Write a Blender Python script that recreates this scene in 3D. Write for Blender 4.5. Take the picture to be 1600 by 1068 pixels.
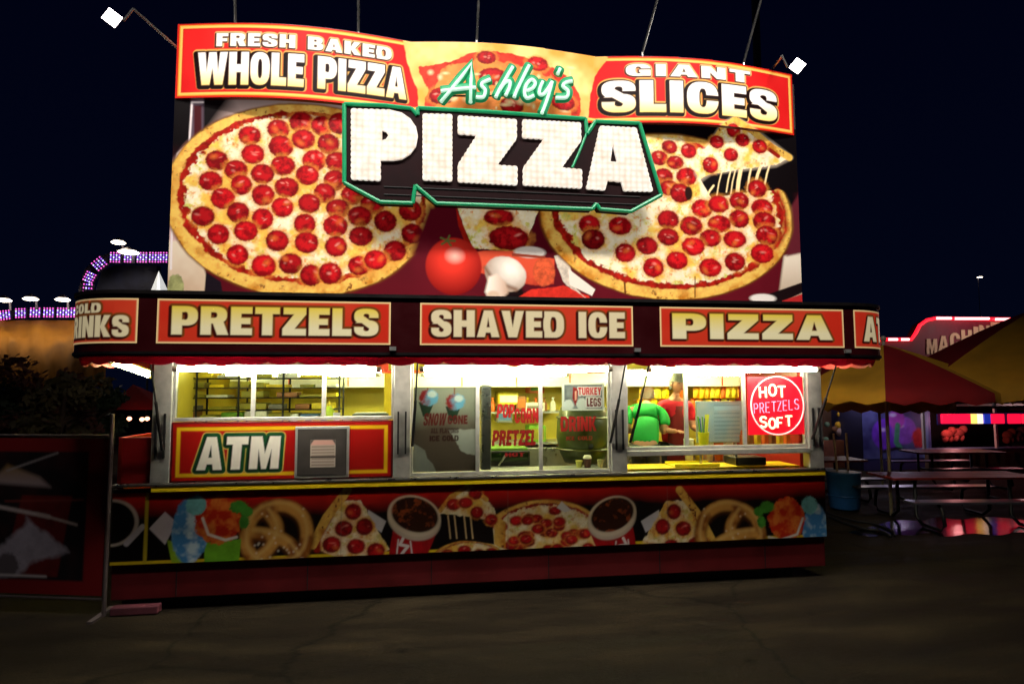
import bpy, bmesh, math, random
import numpy as np
from mathutils import Vector, Matrix
random.seed(7)
for o in list(bpy.data.objects): bpy.data.objects.remove(o)
SC = bpy.context.scene
S = 1.2                                   # one drawing unit = 1.2 m
# ------------------------------------------------------------------ camera
CAM = np.array([2.256, -5.495, 1.837]); FPX = 950.0; YAW, PIT, ROL = .142, .073, .003
_r = np.array([math.cos(YAW), -math.sin(YAW), 0]); _f = np.array([math.sin(YAW), math.cos(YAW), 0]); _u = np.array([0, 0, 1.])
_F = _f*math.cos(PIT)+_u*math.sin(PIT); _U = _u*math.cos(PIT)-_f*math.sin(PIT)
cd = bpy.data.cameras.new('camera'); cam = bpy.data.objects.new('camera', cd); SC.collection.objects.link(cam)
cd.sensor_width = 36; cd.lens = 36*FPX/1600; cd.clip_end = 2000; cd.clip_start = .05
cr_, sr_ = math.cos(ROL), math.sin(ROL)
right = cr_*_r - sr_*_U; upv = sr_*_r + cr_*_U
M = Matrix(((right[0], upv[0], -_F[0], CAM[0]*S), (right[1], upv[1], -_F[1], CAM[1]*S), (right[2], upv[2], -_F[2], CAM[2]*S), (0, 0, 0, 1)))
cam.matrix_world = M
SC.camera = cam
# ------------------------------------------------------------------ night sky
w = bpy.data.worlds.new('World'); SC.world = w; w.use_nodes = True
nt = w.node_tree; bg = nt.nodes['Background']
tc = nt.nodes.new('ShaderNodeTexCoord'); sx = nt.nodes.new('ShaderNodeSeparateXYZ'); rp = nt.nodes.new('ShaderNodeValToRGB')
nt.links.new(tc.outputs['Generated'], sx.inputs[0]); nt.links.new(sx.outputs['Z'], rp.inputs[0]); nt.links.new(rp.outputs[0], bg.inputs[0])
rp.color_ramp.elements[0].position = 0.0; rp.color_ramp.elements[0].color = (.0008, .0018, .0075, 1)
rp.color_ramp.elements[1].position = .55; rp.color_ramp.elements[1].color = (.0003, .0007, .0055, 1)
bg.inputs[1].default_value = 1.0
vs = SC.view_settings; vs.view_transform = 'Standard'; vs.look = 'None'; vs.exposure = 0; vs.gamma = 1
try: SC.cycles.use_denoising = True
except Exception: pass

# ------------------------------------------------------------------ helpers
def trace(u, v, y):                        # a point of the photograph carried onto the upright plane at depth y
    X, Y = (u-800)/FPX, (534-v)/FPX
    x, yy = cr_*X+sr_*Y, -sr_*X+cr_*Y
    d = _F+_r*x+_U*yy
    return CAM+d*((y-CAM[1])/d[1])
def traceg(u, v, z=0):
    X, Y = (u-800)/FPX, (534-v)/FPX
    d = _F+_r*(cr_*X+sr_*Y)+_U*(-sr_*X+cr_*Y)
    return CAM+d*((z-CAM[2])/d[2])
def lin(c):
    c = np.asarray(c, float)/255.
    return np.where(c <= .04045, c/12.92, ((c+.055)/1.055)**2.4)
MATS = {}
def mat(name, col, rough=.6, metal=0, emit=0, ecol=None, noise=0, nscale=8, bump=0, bscale=60, spec=.5, srgb=True, sample=True, coat=0, trans=0):
    if name in MATS: return MATS[name]
    m = bpy.data.materials.new(name); m.use_nodes = True; n = m.node_tree; b = n.nodes['Principled BSDF']
    c = tuple(lin(col)) if srgb else tuple(col)
    b.inputs['Base Color'].default_value = (*c, 1); b.inputs['Roughness'].default_value = rough; b.inputs['Metallic'].default_value = metal
    b.inputs['Specular IOR Level'].default_value = spec
    if coat: b.inputs['Coat Weight'].default_value = coat
    tcn = n.nodes.new('ShaderNodeTexCoord')
    if noise:
        t = n.nodes.new('ShaderNodeTexNoise'); t.inputs['Scale'].default_value = nscale; t.inputs['Detail'].default_value = 6
        n.links.new(tcn.outputs['Object'], t.inputs['Vector'])
        r = n.nodes.new('ShaderNodeValToRGB'); r.color_ramp.elements[0].position = .3; r.color_ramp.elements[1].position = .72
        r.color_ramp.elements[0].color = (*[x*(1-noise) for x in c], 1); r.color_ramp.elements[1].color = (*[min(1, x*(1+noise)) for x in c], 1)
        n.links.new(t.outputs['Fac'], r.inputs[0]); n.links.new(r.outputs[0], b.inputs['Base Color'])
        mr = n.nodes.new('ShaderNodeMapRange'); mr.inputs[3].default_value = max(.05, rough-.15); mr.inputs[4].default_value = min(1, rough+.15)
        n.links.new(t.outputs['Fac'], mr.inputs[0]); n.links.new(mr.outputs[0], b.inputs['Roughness'])
    if bump:
        t = n.nodes.new('ShaderNodeTexNoise'); t.inputs['Scale'].default_value = bscale; t.inputs['Detail'].default_value = 5
        n.links.new(tcn.outputs['Object'], t.inputs['Vector'])
        bp = n.nodes.new('ShaderNodeBump'); bp.inputs['Strength'].default_value = bump; bp.inputs['Distance'].default_value = .02
        n.links.new(t.outputs['Fac'], bp.inputs['Height']); n.links.new(bp.outputs[0], b.inputs['Normal'])
    if emit:
        b.inputs['Emission Color'].default_value = (*(tuple(lin(ecol)) if ecol is not None else c), 1); b.inputs['Emission Strength'].default_value = emit
        if not sample: m.cycles.emission_sampling = 'NONE'
    if trans:                              # cloth that lets light through
        tr = n.nodes.new('ShaderNodeBsdfTranslucent'); tr.inputs[0].default_value = (*c, 1)
        mx = n.nodes.new('ShaderNodeMixShader'); mx.inputs[0].default_value = trans
        n.links.new(b.outputs[0], mx.inputs[1]); n.links.new(tr.outputs[0], mx.inputs[2]); n.links.new(mx.outputs[0], n.nodes['Material Output'].inputs[0])
    MATS[name] = m; return m
def art_mat(name, emit=0, rough=.45, spec=.25, coat=.0):
    if name in MATS: return MATS[name]
    m = bpy.data.materials.new(name); m.use_nodes = True; n = m.node_tree; b = n.nodes['Principled BSDF']
    a = n.nodes.new('ShaderNodeAttribute'); a.attribute_name = 'ink'
    n.links.new(a.outputs['Color'], b.inputs['Base Color']); b.inputs['Roughness'].default_value = rough; b.inputs['Specular IOR Level'].default_value = spec
    if coat: b.inputs['Coat Weight'].default_value = coat; b.inputs['Coat Roughness'].default_value = .15
    if emit: n.links.new(a.outputs['Color'], b.inputs['Emission Color']); b.inputs['Emission Strength'].default_value = emit; m.cycles.emission_sampling = 'NONE'
    MATS[name] = m; return m
def tag(o, label=None, cat=None, group=None, kind=None):
    if label: o['label'] = label
    if cat: o['category'] = cat
    if group: o['group'] = group
    if kind: o['kind'] = kind
    return o
def thing(name, loc, label, cat, group=None, rz=0):
    o = bpy.data.objects.new(name, None); SC.collection.objects.link(o); o.empty_display_size = .1
    o.location = Vector(loc)*S; o.rotation_euler = (0, 0, rz)
    return tag(o, label, cat, group)
def wloc(o):
    v = Vector((0, 0, 0))
    while o is not None: v += o.location; o = o.parent
    return v
def link(name, me, parent=None, m=None):
    o = bpy.data.objects.new(name, me); SC.collection.objects.link(o)
    if m is not None: me.materials.append(m)
    if parent is not None:
        o.parent = parent
    return o
class MB:
    def __init__(s): s.v = []; s.f = []
    def add(s, vs, fs):
        k = len(s.v); s.v += [tuple(map(float, p)) for p in vs]; s.f += [tuple(i+k for i in f) for f in fs]; return s
    def box(s, a, b):
        x0, x1 = sorted((a[0], b[0])); y0, y1 = sorted((a[1], b[1])); z0, z1 = sorted((a[2], b[2]))
        return s.add([(x0,y0,z0),(x1,y0,z0),(x1,y1,z0),(x0,y1,z0),(x0,y0,z1),(x1,y0,z1),(x1,y1,z1),(x0,y1,z1)],
                     [(0,3,2,1),(4,5,6,7),(0,1,5,4),(1,2,6,5),(2,3,7,6),(3,0,4,7)])
    def tube(s, pts, r, n=8, r2=None, cap=True):
        pts = [Vector(p) for p in pts]; rings = []; N = len(pts)
        up = None
        for i, p in enumerate(pts):
            d = (pts[min(i+1, N-1)]-pts[max(i-1, 0)]).normalized()
            if up is None:
                up = Vector((0, 0, 1)) if abs(d.z) < .9 else Vector((0, 1, 0))
            a = d.cross(up)
            if a.length < .35: a = d.cross(Vector((0, 1, 0)) if abs(d.y) < .8 else Vector((0, 0, 1)))
            a.normalize(); b = a.cross(d).normalized(); up = b
            rr = r if r2 is None else r+(r2-r)*i/max(1, N-1)
            rings.append([p+a*(rr*math.cos(2*math.pi*k/n))+b*(rr*math.sin(2*math.pi*k/n)) for k in range(n)])
        vs = [q for R in rings for q in R]; fs = []
        for i in range(N-1):
            for k in range(n): fs.append((i*n+k, i*n+(k+1) % n, (i+1)*n+(k+1) % n, (i+1)*n+k))
        if cap: fs.append(tuple(range(n))[::-1]); fs.append(tuple((N-1)*n+k for k in range(n)))
        return s.add(vs, fs)
    def lathe(s, c, prof, n=20, cap=True):
        vs = [(c[0]+r*math.cos(2*math.pi*k/n), c[1]+r*math.sin(2*math.pi*k/n), c[2]+z) for r, z in prof for k in range(n)]
        fs = [(i*n+k, i*n+(k+1) % n, (i+1)*n+(k+1) % n, (i+1)*n+k) for i in range(len(prof)-1) for k in range(n)]
        if cap: fs.append(tuple(range(n))[::-1]); fs.append(tuple((len(prof)-1)*n+k for k in range(n)))
        return s.add(vs, fs)
    def build(s, name, m, parent=None, bevel=0, smooth=False, loc=None):
        off = wloc(parent) if parent is not None else (Vector(loc)*S if loc is not None else Vector((0, 0, 0)))
        me = bpy.data.meshes.new(name); me.from_pydata([Vector(p)*S-off for p in s.v], [], s.f); me.update()
        o = link(name, me, parent, m)
        if parent is None and loc is not None: o.location = off
        if smooth: me.polygons.foreach_set('use_smooth', [True]*len(me.polygons))
        if bevel:
            b = o.modifiers.new('bevel', 'BEVEL'); b.width = bevel*S; b.segments = 2; b.limit_method = 'ANGLE'; b.angle_limit = .8
        return o
def extrude_shape(name, contours, to3, depth_vec, m, parent):
    """outer contour first, then holes; closed 2-D outlines given thickness"""
    bm = bmesh.new(); off = wloc(parent) if parent is not None else Vector((0, 0, 0))
    es = []
    for c in contours:
        vs = [bm.verts.new(Vector(to3(p))*S-off) for p in c]
        for i in range(len(vs)): es.append(bm.edges.new((vs[i], vs[(i+1) % len(vs)])))
    bmesh.ops.triangle_fill(bm, use_beauty=True, use_dissolve=False, edges=es)
    r = bmesh.ops.extrude_face_region(bm, geom=bm.faces[:])
    for e in r['geom']:
        if isinstance(e, bmesh.types.BMVert): e.co += Vector(depth_vec)*S
    bmesh.ops.recalc_face_normals(bm, faces=bm.faces[:])
    me = bpy.data.meshes.new(name); bm.to_mesh(me); bm.free()
    return link(name, me, parent, m)
def light(name, loc, power, size=None, aim=None, parent=None, col=(1, .97, .92), spread=None, kind='AREA'):
    L = bpy.data.lights.new(name, kind); L.energy = power*S*S; L.color = col
    if kind == 'AREA':
        L.shape = 'RECTANGLE'; L.size, L.size_y = (size[0]*S, size[1]*S)
        if spread: L.spread = math.radians(spread)
    else: L.shadow_soft_size = (size or .05)*S
    o = bpy.data.objects.new(name, L); SC.collection.objects.link(o)
    off = wloc(parent) if parent is not None else Vector((0, 0, 0))
    o.location = Vector(loc)*S-off
    if aim is not None: o.rotation_euler = (Vector(aim)-Vector(loc)).to_track_quat('-Z', 'Y').to_euler()
    if parent is not None: o.parent = parent
    return o
def copy_tree(o, parent=None):
    c = o.copy(); SC.collection.objects.link(c)
    if parent is not None: c.parent = parent
    for ch in list(o.children): copy_tree(ch, c)
    return c
# ------------------------------------------------------------------ print shop: pictures printed on boards
def vnoise(x, z, s, seed=0):
    x = x*s+seed*17.3; z = z*s+seed*9.7
    xi = np.floor(x).astype(np.int64); zi = np.floor(z).astype(np.int64); fx = x-xi; fz = z-zi
    fx = fx*fx*(3-2*fx); fz = fz*fz*(3-2*fz)
    def h(a, b):
        n = (a*374761393+b*668265263+seed*1442695) & 0xffffffff
        n = ((n ^ (n >> 13))*1274126177) & 0xffffffff
        return ((n ^ (n >> 16)) & 0xffff)/65535.
    return (h(xi, zi)*(1-fx)+h(xi+1, zi)*fx)*(1-fz)+(h(xi, zi+1)*(1-fx)+h(xi+1, zi+1)*fx)*fz
def fbm(x, z, s, seed=0): return .5*vnoise(x, z, s, seed)+.3*vnoise(x, z, s*2.1, seed+1)+.2*vnoise(x, z, s*4.3, seed+2)
def sdf_poly(X, Z, P):
    P = np.asarray(P, float); d = np.full(X.shape, 1e9); ins = np.zeros(X.shape, bool)
    for i in range(len(P)):
        a = P[i]; b = P[(i+1) % len(P)]; e = b-a; L = e@e
        if L < 1e-14: continue
        wx = X-a[0]; wz = Z-a[1]; t = np.clip((wx*e[0]+wz*e[1])/L, 0, 1)
        d = np.minimum(d, (wx-e[0]*t)**2+(wz-e[1]*t)**2)
        if a[1] != b[1]:
            c = (a[1] > Z) != (b[1] > Z)
            ins ^= c & (X < (b[0]-a[0])*(Z-a[1])/(b[1]-a[1])+a[0])
    d = np.sqrt(d); return np.where(ins, -d, d)
def sell(cx, cy, rx, ry, n=36, p=2.6):
    o = []
    for k in range(n):
        t = 2*math.pi*k/n; c, s_ = math.cos(t), math.sin(t)
        o.append((cx+rx*math.copysign(abs(c)**(2/p), c), cy+ry*math.copysign(abs(s_)**(2/p), s_)))
    return o
def R(a, b, c, d): return [(a, b), (c, b), (c, d), (a, d)]
# heavy poster capitals: (width, [(+1 add / -1 cut, outline)])
G = {
'A': (.84, [(1, [(0,0),(.26,1),(.58,1),(.84,0),(.55,0),(.51,.17),(.33,.17),(.29,0)]), (-1, [(.36,.37),(.48,.37),(.42,.74)])]),
'B': (.76, [(1, R(0,0,.3,1)), (1, sell(.36,.74,.36,.26)), (1, sell(.38,.28,.38,.28)), (1, R(0,.48,.36,1)), (1, R(0,0,.38,.52)), (-1, R(.29,.62,.43,.8)), (-1, R(.29,.19,.45,.4))]),
'C': (.74, [(1, sell(.37,.5,.37,.5)), (-1, sell(.37,.5,.09,.3)), (-1, R(.37,.42,.9,.6))]),
'D': (.76, [(1, sell(.36,.5,.4,.5)), (1, R(0,0,.36,1)), (-1, sell(.35,.5,.12,.29)), (-1, R(.28,.21,.35,.79))]),
'E': (.62, [(1, R(0,0,.3,1)), (1, R(0,0,.62,.24)), (1, R(0,.39,.57,.61)), (1, R(0,.76,.62,1))]),
'F': (.6, [(1, R(0,0,.3,1)), (1, R(0,.38,.55,.6)), (1, R(0,.76,.6,1))]),
'G': (.76, [(1, sell(.37,.5,.37,.5)), (-1, sell(.37,.5,.09,.3)), (-1, R(.4,.5,.9,.64)), (1, R(.4,.32,.74,.52)), (1, R(.52,.02,.74,.5))]),
'H': (.78, [(1, R(0,0,.3,1)), (1, R(.48,0,.78,1)), (1, R(0,.38,.78,.62))]),
'I': (.3, [(1, R(0,0,.3,1))]),
'K': (.8, [(1, R(0,0,.3,1)), (1, [(.26,.42),(.48,1),(.79,1),(.52,.5),(.82,0),(.5,0),(.26,.5)])]),
'L': (.58, [(1, R(0,0,.3,1)), (1, R(0,0,.58,.25))]),
'M': (1.0, [(1, [(0,0),(0,1),(.37,1),(.5,.48),(.63,1),(1,1),(1,0),(.72,0),(.72,.6),(.58,0),(.42,0),(.28,.6),(.28,0)])]),
'N': (.8, [(1, [(0,0),(0,1),(.3,1),(.52,.5),(.52,1),(.8,1),(.8,0),(.5,0),(.28,.52),(.28,0)])]),
'O': (.76, [(1, sell(.38,.5,.38,.5)), (-1, sell(.38,.5,.09,.3))]),
'P': (.74, [(1, R(0,0,.3,1)), (1, sell(.38,.66,.36,.34)), (1, R(0,.32,.38,1)), (-1, sell(.38,.66,.08,.14)), (-1, R(.29,.53,.38,.79))]),
'R': (.78, [(1, R(0,0,.3,1)), (1, sell(.38,.7,.37,.3)), (1, R(0,.4,.38,1)), (-1, sell(.38,.7,.09,.1)), (-1, R(.29,.6,.38,.8)), (1, [(.32,.5),(.64,.5),(.8,0),(.48,0)])]),
'S': (.74, [(1, sell(.37,.72,.37,.28)), (-1, sell(.37,.72,.09,.1)), (-1, R(.37,.3,.9,.67)), (1, sell(.37,.29,.37,.29)), (-1, sell(.37,.28,.09,.1)), (-1, R(-.1,.33,.37,.48)), (1, [(.06,.62),(.2,.8),(.66,.42),(.56,.2)]), (-1, [(.31,.7),(.44,.66),(.46,.72),(.4,.8),(.31,.77)]), (-1, [(.28,.3),(.28,.22),(.4,.19),(.44,.28),(.3,.37)])]),
'T': (.72, [(1, R(.21,0,.51,1)), (1, R(0,.76,.72,1))]),
'U': (.76, [(1, sell(.38,.36,.38,.36)), (1, R(0,.36,.76,1)), (-1, sell(.38,.36,.09,.15)), (-1, R(.29,.36,.47,1.1))]),
'V': (.84, [(1, [(0,1),(.31,1),(.42,.38),(.53,1),(.84,1),(.58,0),(.26,0)])]),
'W': (1.2, [(1, [(0,1),(.3,1),(.37,.42),(.45,1),(.75,1),(.83,.42),(.9,1),(1.2,1),(1.02,0),(.7,0),(.6,.52),(.5,0),(.18,0)])]),
'X': (.8, [(1, [(0,0),(.24,.5),(0,1),(.32,1),(.4,.78),(.48,1),(.8,1),(.56,.5),(.8,0),(.48,0),(.4,.22),(.32,0)])]),
'Y': (.8, [(1, [(0,1),(.31,1),(.4,.68),(.49,1),(.8,1),(.55,.4),(.55,0),(.25,0),(.25,.4)])]),
'Z': (.7, [(1, [(0,0),(0,.24),(.34,.76),(.03,.76),(.03,1),(.7,1),(.7,.76),(.36,.24),(.7,.24),(.7,0)])]),
"'": (.26, [(1, [(.02,1),(.26,1),(.18,.66),(.06,.66)])]),
}
def glyph_sdf(ch, X, Z, x, z, sx_, sz_, shear=0):
    d = np.full(X.shape, 1e9)
    for op, P in G[ch][1]:
        Q = [(x+a*sx_+shear*b*sz_, z+b*sz_) for a, b in P]
        e = sdf_poly(X, Z, Q); d = np.minimum(d, e) if op > 0 else np.maximum(d, -e)
    return d
class Print:
    def __init__(s, x0, x1, z0, z1, res, col=(0, 0, 0)):
        s.nx = max(2, int(round((x1-x0)/res))+1); s.nz = max(2, int(round((z1-z0)/res))+1)
        s.x = np.linspace(x0, x1, s.nx); s.z = np.linspace(z0, z1, s.nz); s.res = res
        s.X, s.Z = np.meshgrid(s.x, s.z); s.C = np.empty((s.nz, s.nx, 3)); s.C[:] = col; s.A = np.ones((s.nz, s.nx))
    def win(s, x0, x1, z0, z1):
        i0, i1 = np.searchsorted(s.x, [x0, x1]); j0, j1 = np.searchsorted(s.z, [z0, z1])
        return slice(max(0, j0-1), j1+1), slice(max(0, i0-1), i1+1)
    def blend(s, w, mask, col):
        X, Z = s.X[w], s.Z[w]
        c = col(X, Z) if callable(col) else np.asarray(col, float)
        m = np.clip(mask, 0, 1)[..., None]; s.C[w] = s.C[w]*(1-m)+c*m; s.A[w] = np.maximum(s.A[w], m[..., 0])
    def ell(s, cx, cz, rx, rz, col, ang=0, soft=None, wob=0, ws=6, seed=0, alpha=1):
        r = max(rx, rz)*1.25+.02; w = s.win(cx-r, cx+r, cz-r, cz+r); X, Z = s.X[w]-cx, s.Z[w]-cz
        if X.size == 0: return
        c, n = math.cos(ang), math.sin(ang); a = (X*c+Z*n)/rx; b = (-X*n+Z*c)/rz; q = np.sqrt(a*a+b*b)
        if wob: q = q*(1+wob*(fbm(s.X[w], s.Z[w], ws/max(rx, rz), seed)-.5)*2)
        sf = soft if soft is not None else s.res*1.2/min(rx, rz)
        s.blend(w, alpha*(.5-(q-1)/(2*sf)), col)
    def poly(s, P, col, soft=None, alpha=1, wob=0, ws=10, seed=0):
        P = np.asarray(P, float); sf = soft or s.res*.8; g = sf*2+wob
        w = s.win(P[:, 0].min()-g, P[:, 0].max()+g, P[:, 1].min()-g, P[:, 1].max()+g)
        if s.X[w].size == 0: return
        d = sdf_poly(s.X[w], s.Z[w], P)
        if wob: d = d+wob*(fbm(s.X[w], s.Z[w], ws, seed)-.5)*2
        s.blend(w, alpha*(.5-d/(2*sf)), col)
    def line(s, P, wd, col, alpha=1, soft=None):
        P = np.asarray(P, float); g = wd+s.res*2
        w = s.win(P[:, 0].min()-g, P[:, 0].max()+g, P[:, 1].min()-g, P[:, 1].max()+g); X, Z = s.X[w], s.Z[w]
        if X.size == 0: return
        d = np.full(X.shape, 1e9)
        for a, b in zip(P[:-1], P[1:]):
            e = b-a; L = e@e+1e-12; t = np.clip(((X-a[0])*e[0]+(Z-a[1])*e[1])/L, 0, 1)
            d = np.minimum(d, np.hypot(X-a[0]-e[0]*t, Z-a[1]-e[1]*t))
        sf = soft or s.res*.8; s.blend(w, alpha*(.5-(d-wd/2)/(2*sf)), col)
    def text(s, t, x0, x1, z0, z1, col, outs=(), gap=.07, space=.4, shear=0, lift=None):
        tot = sum(space if c == ' ' else G[c][0] for c in t)+gap*(len(t)-1); k = (x1-x0)/tot; H = z1-z0
        pos = []; x = x0
        for c in t:
            if c == ' ': x += (space+gap)*k; continue
            pos.append((c, x, z0+(lift((x+G[c][0]*k/2-x0)/(x1-x0)) if lift else 0))); x += (G[c][0]+gap)*k
        for dist, oc, dx, dz in list(outs)+[(0, col, 0, 0)]:
            for c, x, zz in pos:
                g = abs(dist)+s.res*3
                w = s.win(x+dx-g, x+dx+G[c][0]*k+g+abs(shear)*H, zz+dz-g, zz+dz+H+g)
                if s.X[w].size == 0: continue
                d = glyph_sdf(c, s.X[w], s.Z[w], x+dx, zz+dz, k, H, shear)
                s.blend(w, .5-(d-dist)/(1.6*s.res), oc)
    def make(s, name, m, parent, f3, cull=False):
        Pts = f3(s.X, s.Z); P = np.stack([np.broadcast_to(p, s.X.shape) for p in Pts], -1).reshape(-1, 3)*S
        if parent is not None: P = P-np.array(wloc(parent))
        idx = np.arange(s.nx*s.nz).reshape(s.nz, s.nx)
        q = np.stack([idx[:-1, :-1], idx[:-1, 1:], idx[1:, 1:], idx[1:, :-1]], -1).reshape(-1, 4)
        if cull:
            a = s.A.reshape(-1); q = q[a[q].mean(1) > .5]
        me = bpy.data.meshes.new(name); me.vertices.add(len(P)); me.vertices.foreach_set('co', P.astype(np.float32).ravel())
        me.loops.add(q.size); me.loops.foreach_set('vertex_index', q.astype(np.int32).ravel())
        me.polygons.add(len(q)); me.polygons.foreach_set('loop_start', np.arange(0, q.size, 4, dtype=np.int32))
        me.update(calc_edges=True)
        at = me.color_attributes.new('ink', 'FLOAT_COLOR', 'POINT')
        at.data.foreach_set('color', np.concatenate([np.clip(s.C, 0, 1).reshape(-1, 3), np.ones((s.nx*s.nz, 1))], 1).astype(np.float32).ravel())
        me.polygons.foreach_set('use_smooth', [True]*len(me.polygons))
        return link(name, me, parent, m)
def mixc(a, b, t): t = np.clip(t, 0, 1)[..., None]; return np.asarray(a)*(1-t)+np.asarray(b)*t
def nz(c, amt=.25, s_=14, seed=0):
    c = lin(c); return lambda X, Z: np.clip(c*(1+amt*2*(fbm(X, Z, s_, seed)-.5))[..., None], 0, 1)
def vgrad(c0, z0, c1, z1):
    a, b = lin(c0), lin(c1); return lambda X, Z: mixc(a, b, (Z-z0)/(z1-z0))
CREAM, GOLD, SAUCE = (248, 236, 206), (226, 170, 66), (158, 26, 16)
def pep(cv, x, z, rx, rz, seed=0, dark=1.0, ang=0):
    d = lambda c: lin([k*dark for k in c])
    q = random.Random(seed*31+5); rx *= q.uniform(.92, 1.06); rz *= q.uniform(.92, 1.06); dark = dark*q.uniform(.82, 1.06)
    cv.ell(x, z, rx*1.2, rz*1.2, lin((236, 150, 60)), ang, wob=.16, seed=seed, alpha=.6, soft=.2)
    cv.ell(x, z, rx*1.0, rz*1.0, d((108, 5, 12)), ang, wob=.1, seed=seed)
    cv.ell(x+rx*.03, z+rz*.06, rx*.86, rz*.84, lambda X, Z: mixc(d((204, 22, 28)), d((140, 10, 16)), (fbm(X, Z, 22, seed)-.42)*3.5+(z-Z)/rz*.25), ang, wob=.12, seed=seed+3, soft=.3)
    if q.random() < .45: cv.ell(x+rx*q.uniform(-.5, .5), z+rz*q.uniform(-.5, .5), rx*.3, rz*.22, lin((226, 120, 50)), q.uniform(-1, 1), soft=.7, alpha=.55, wob=.3)
    for k in range(q.choice((1, 1, 2, 3))):
        rr = random.Random(seed*7+k)
        cv.ell(x+rx*rr.uniform(-.5, .5), z+rz*rr.uniform(-.1, .6), rx*rr.uniform(.08, .24), rz*rr.uniform(.05, .13), lin((246, 160, 140)), rr.uniform(-.7, .7), soft=.7, alpha=rr.uniform(.25, .6))
def cheese_col(X, Z):
    n = fbm(X, Z, 7, 5); c = mixc(lin((246, 230, 192)), lin((238, 192, 84)), (n-.46)*4.5)
    c = mixc(c, lin((205, 196, 96)), (fbm(X, Z, 17, 8)-.58)*5); c = mixc(c, lin((214, 132, 50)), (fbm(X, Z, 26, 21)-.62)*4); return np.clip(c*(1+.5*(fbm(X, Z, 42, 3)-.5))[..., None], 0, 1)
def crust_col(X, Z):
    n = fbm(X, Z, 9, 11); c = mixc(lin((236, 186, 84)), lin((196, 122, 34)), (n-.42)*3.2)
    c = mixc(c, lin((120, 54, 12)), (fbm(X, Z, 22, 4)-.66)*6); return np.clip(c*(1+.45*(fbm(X, Z, 48, 6)-.5))[..., None], 0, 1)
def pizza(cv, cx, cz, rx, rz, peps, seed=1, ang=0):
    cv.ell(cx, cz, rx*1.012, rz*1.016, lin((110, 60, 20)), ang, wob=.012, seed=seed, soft=.012)
    cv.ell(cx, cz, rx, rz, crust_col, ang, wob=.012, seed=seed)
    cv.ell(cx+rx*.01, cz+rz*.02, rx*.955, rz*.95, lin((250, 208, 112)), ang, wob=.02, seed=seed+1, soft=.06, alpha=.35)
    cv.ell(cx+rx*.012, cz+rz*.03, rx*.925, rz*.905, nz(SAUCE, .8, 18), ang, wob=.035, ws=14, seed=seed+2)
    cv.ell(cx+rx*.012, cz+rz*.035, rx*.872, rz*.845, cheese_col, ang, wob=.06, ws=16, seed=seed+3)
    for i, (x, z, a, b) in enumerate(peps): pep(cv, x, z, a, b, seed*50+i)
def smooth_path(P, n=5):
    P = [Vector((p[0], p[1], 0)) for p in P]; o = []
    for i in range(len(P)-1):
        a, b_, c, d = P[max(0, i-1)], P[i], P[i+1], P[min(len(P)-1, i+2)]
        for k in range(n):
            t = k/n; o.append(.5*((2*b_)+(c-a)*t+(2*a-5*b_+4*c-d)*t*t+(3*b_-a-3*c+d)*t**3))
    return o+[P[-1]]
# ------------------------------------------------------------------ materials
m_red = mat('red_paint', (120, 14, 16), .35, noise=.12, nscale=5, coat=.3)
m_darkred = mat('dark_red_paint', (92, 10, 14), .4, noise=.2, nscale=4)
m_maroon = mat('maroon_vinyl', (62, 6, 12), .35, noise=.15, nscale=3, bump=.1, bscale=12)
m_valance = mat('crimson_cloth', (130, 6, 24), .7, trans=.2, bump=.2, bscale=30)
m_alu = mat('brushed_aluminium', (196, 196, 190), .38, .55, noise=.18, nscale=9, bump=.05)
m_steel = mat('steel', (170, 168, 164), .3, .9, noise=.2, nscale=7)
m_dark = mat('dark_rubber', (16, 16, 18), .6)
m_black = mat('black_paint', (22, 16, 16), .5, noise=.2)
m_white = mat('white_laminate', (232, 230, 214), .45, noise=.05)
m_wallin = mat('yellow_wall_panel', (232, 210, 70), .5, noise=.1, nscale=3)
m_floorin = mat('grey_floor_plate', (110, 105, 100), .6, noise=.2)
m_orange = mat('orange_trim', (226, 70, 18), .5, noise=.1)
m_yellow = mat('yellow_paint', (244, 208, 24), .45, noise=.12)
m_tube = mat('fluorescent_glass', (255, 250, 240), .3, emit=135, ecol=(253, 250, 178))
m_tube2 = mat('awning_tube_glass', (255, 250, 240), .3, emit=80, ecol=(255, 246, 226))
m_flood = mat('flood_lens', (255, 250, 245), .3, emit=30, ecol=(255, 244, 250))
def glass(name, tint=(235, 240, 236), gl=.12):
    m = bpy.data.materials.new(name); m.use_nodes = True; n = m.node_tree; n.nodes.clear()
    o = n.nodes.new('ShaderNodeOutputMaterial'); t = n.nodes.new('ShaderNodeBsdfTransparent'); t.inputs[0].default_value = (*lin(tint), 1)
    g = n.nodes.new('ShaderNodeBsdfGlossy'); g.inputs['Roughness'].default_value = .03; lw = n.nodes.new('ShaderNodeLayerWeight'); lw.inputs[0].default_value = .5; pw = n.nodes.new('ShaderNodeMath'); pw.operation = 'POWER'; pw.inputs[1].default_value = 5; n.links.new(lw.outputs['Facing'], pw.inputs[0])
    fr = n.nodes.new('ShaderNodeMapRange'); fr.inputs[3].default_value = .03; fr.inputs[4].default_value = .8; n.links.new(pw.outputs[0], fr.inputs[0])
    mx = n.nodes.new('ShaderNodeMixShader'); n.links.new(fr.outputs[0], mx.inputs[0]); n.links.new(t.outputs[0], mx.inputs[1]); n.links.new(g.outputs[0], mx.inputs[2]); n.links.new(mx.outputs[0], o.inputs[0])
    return m
m_glass = glass('window_glass')
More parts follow.
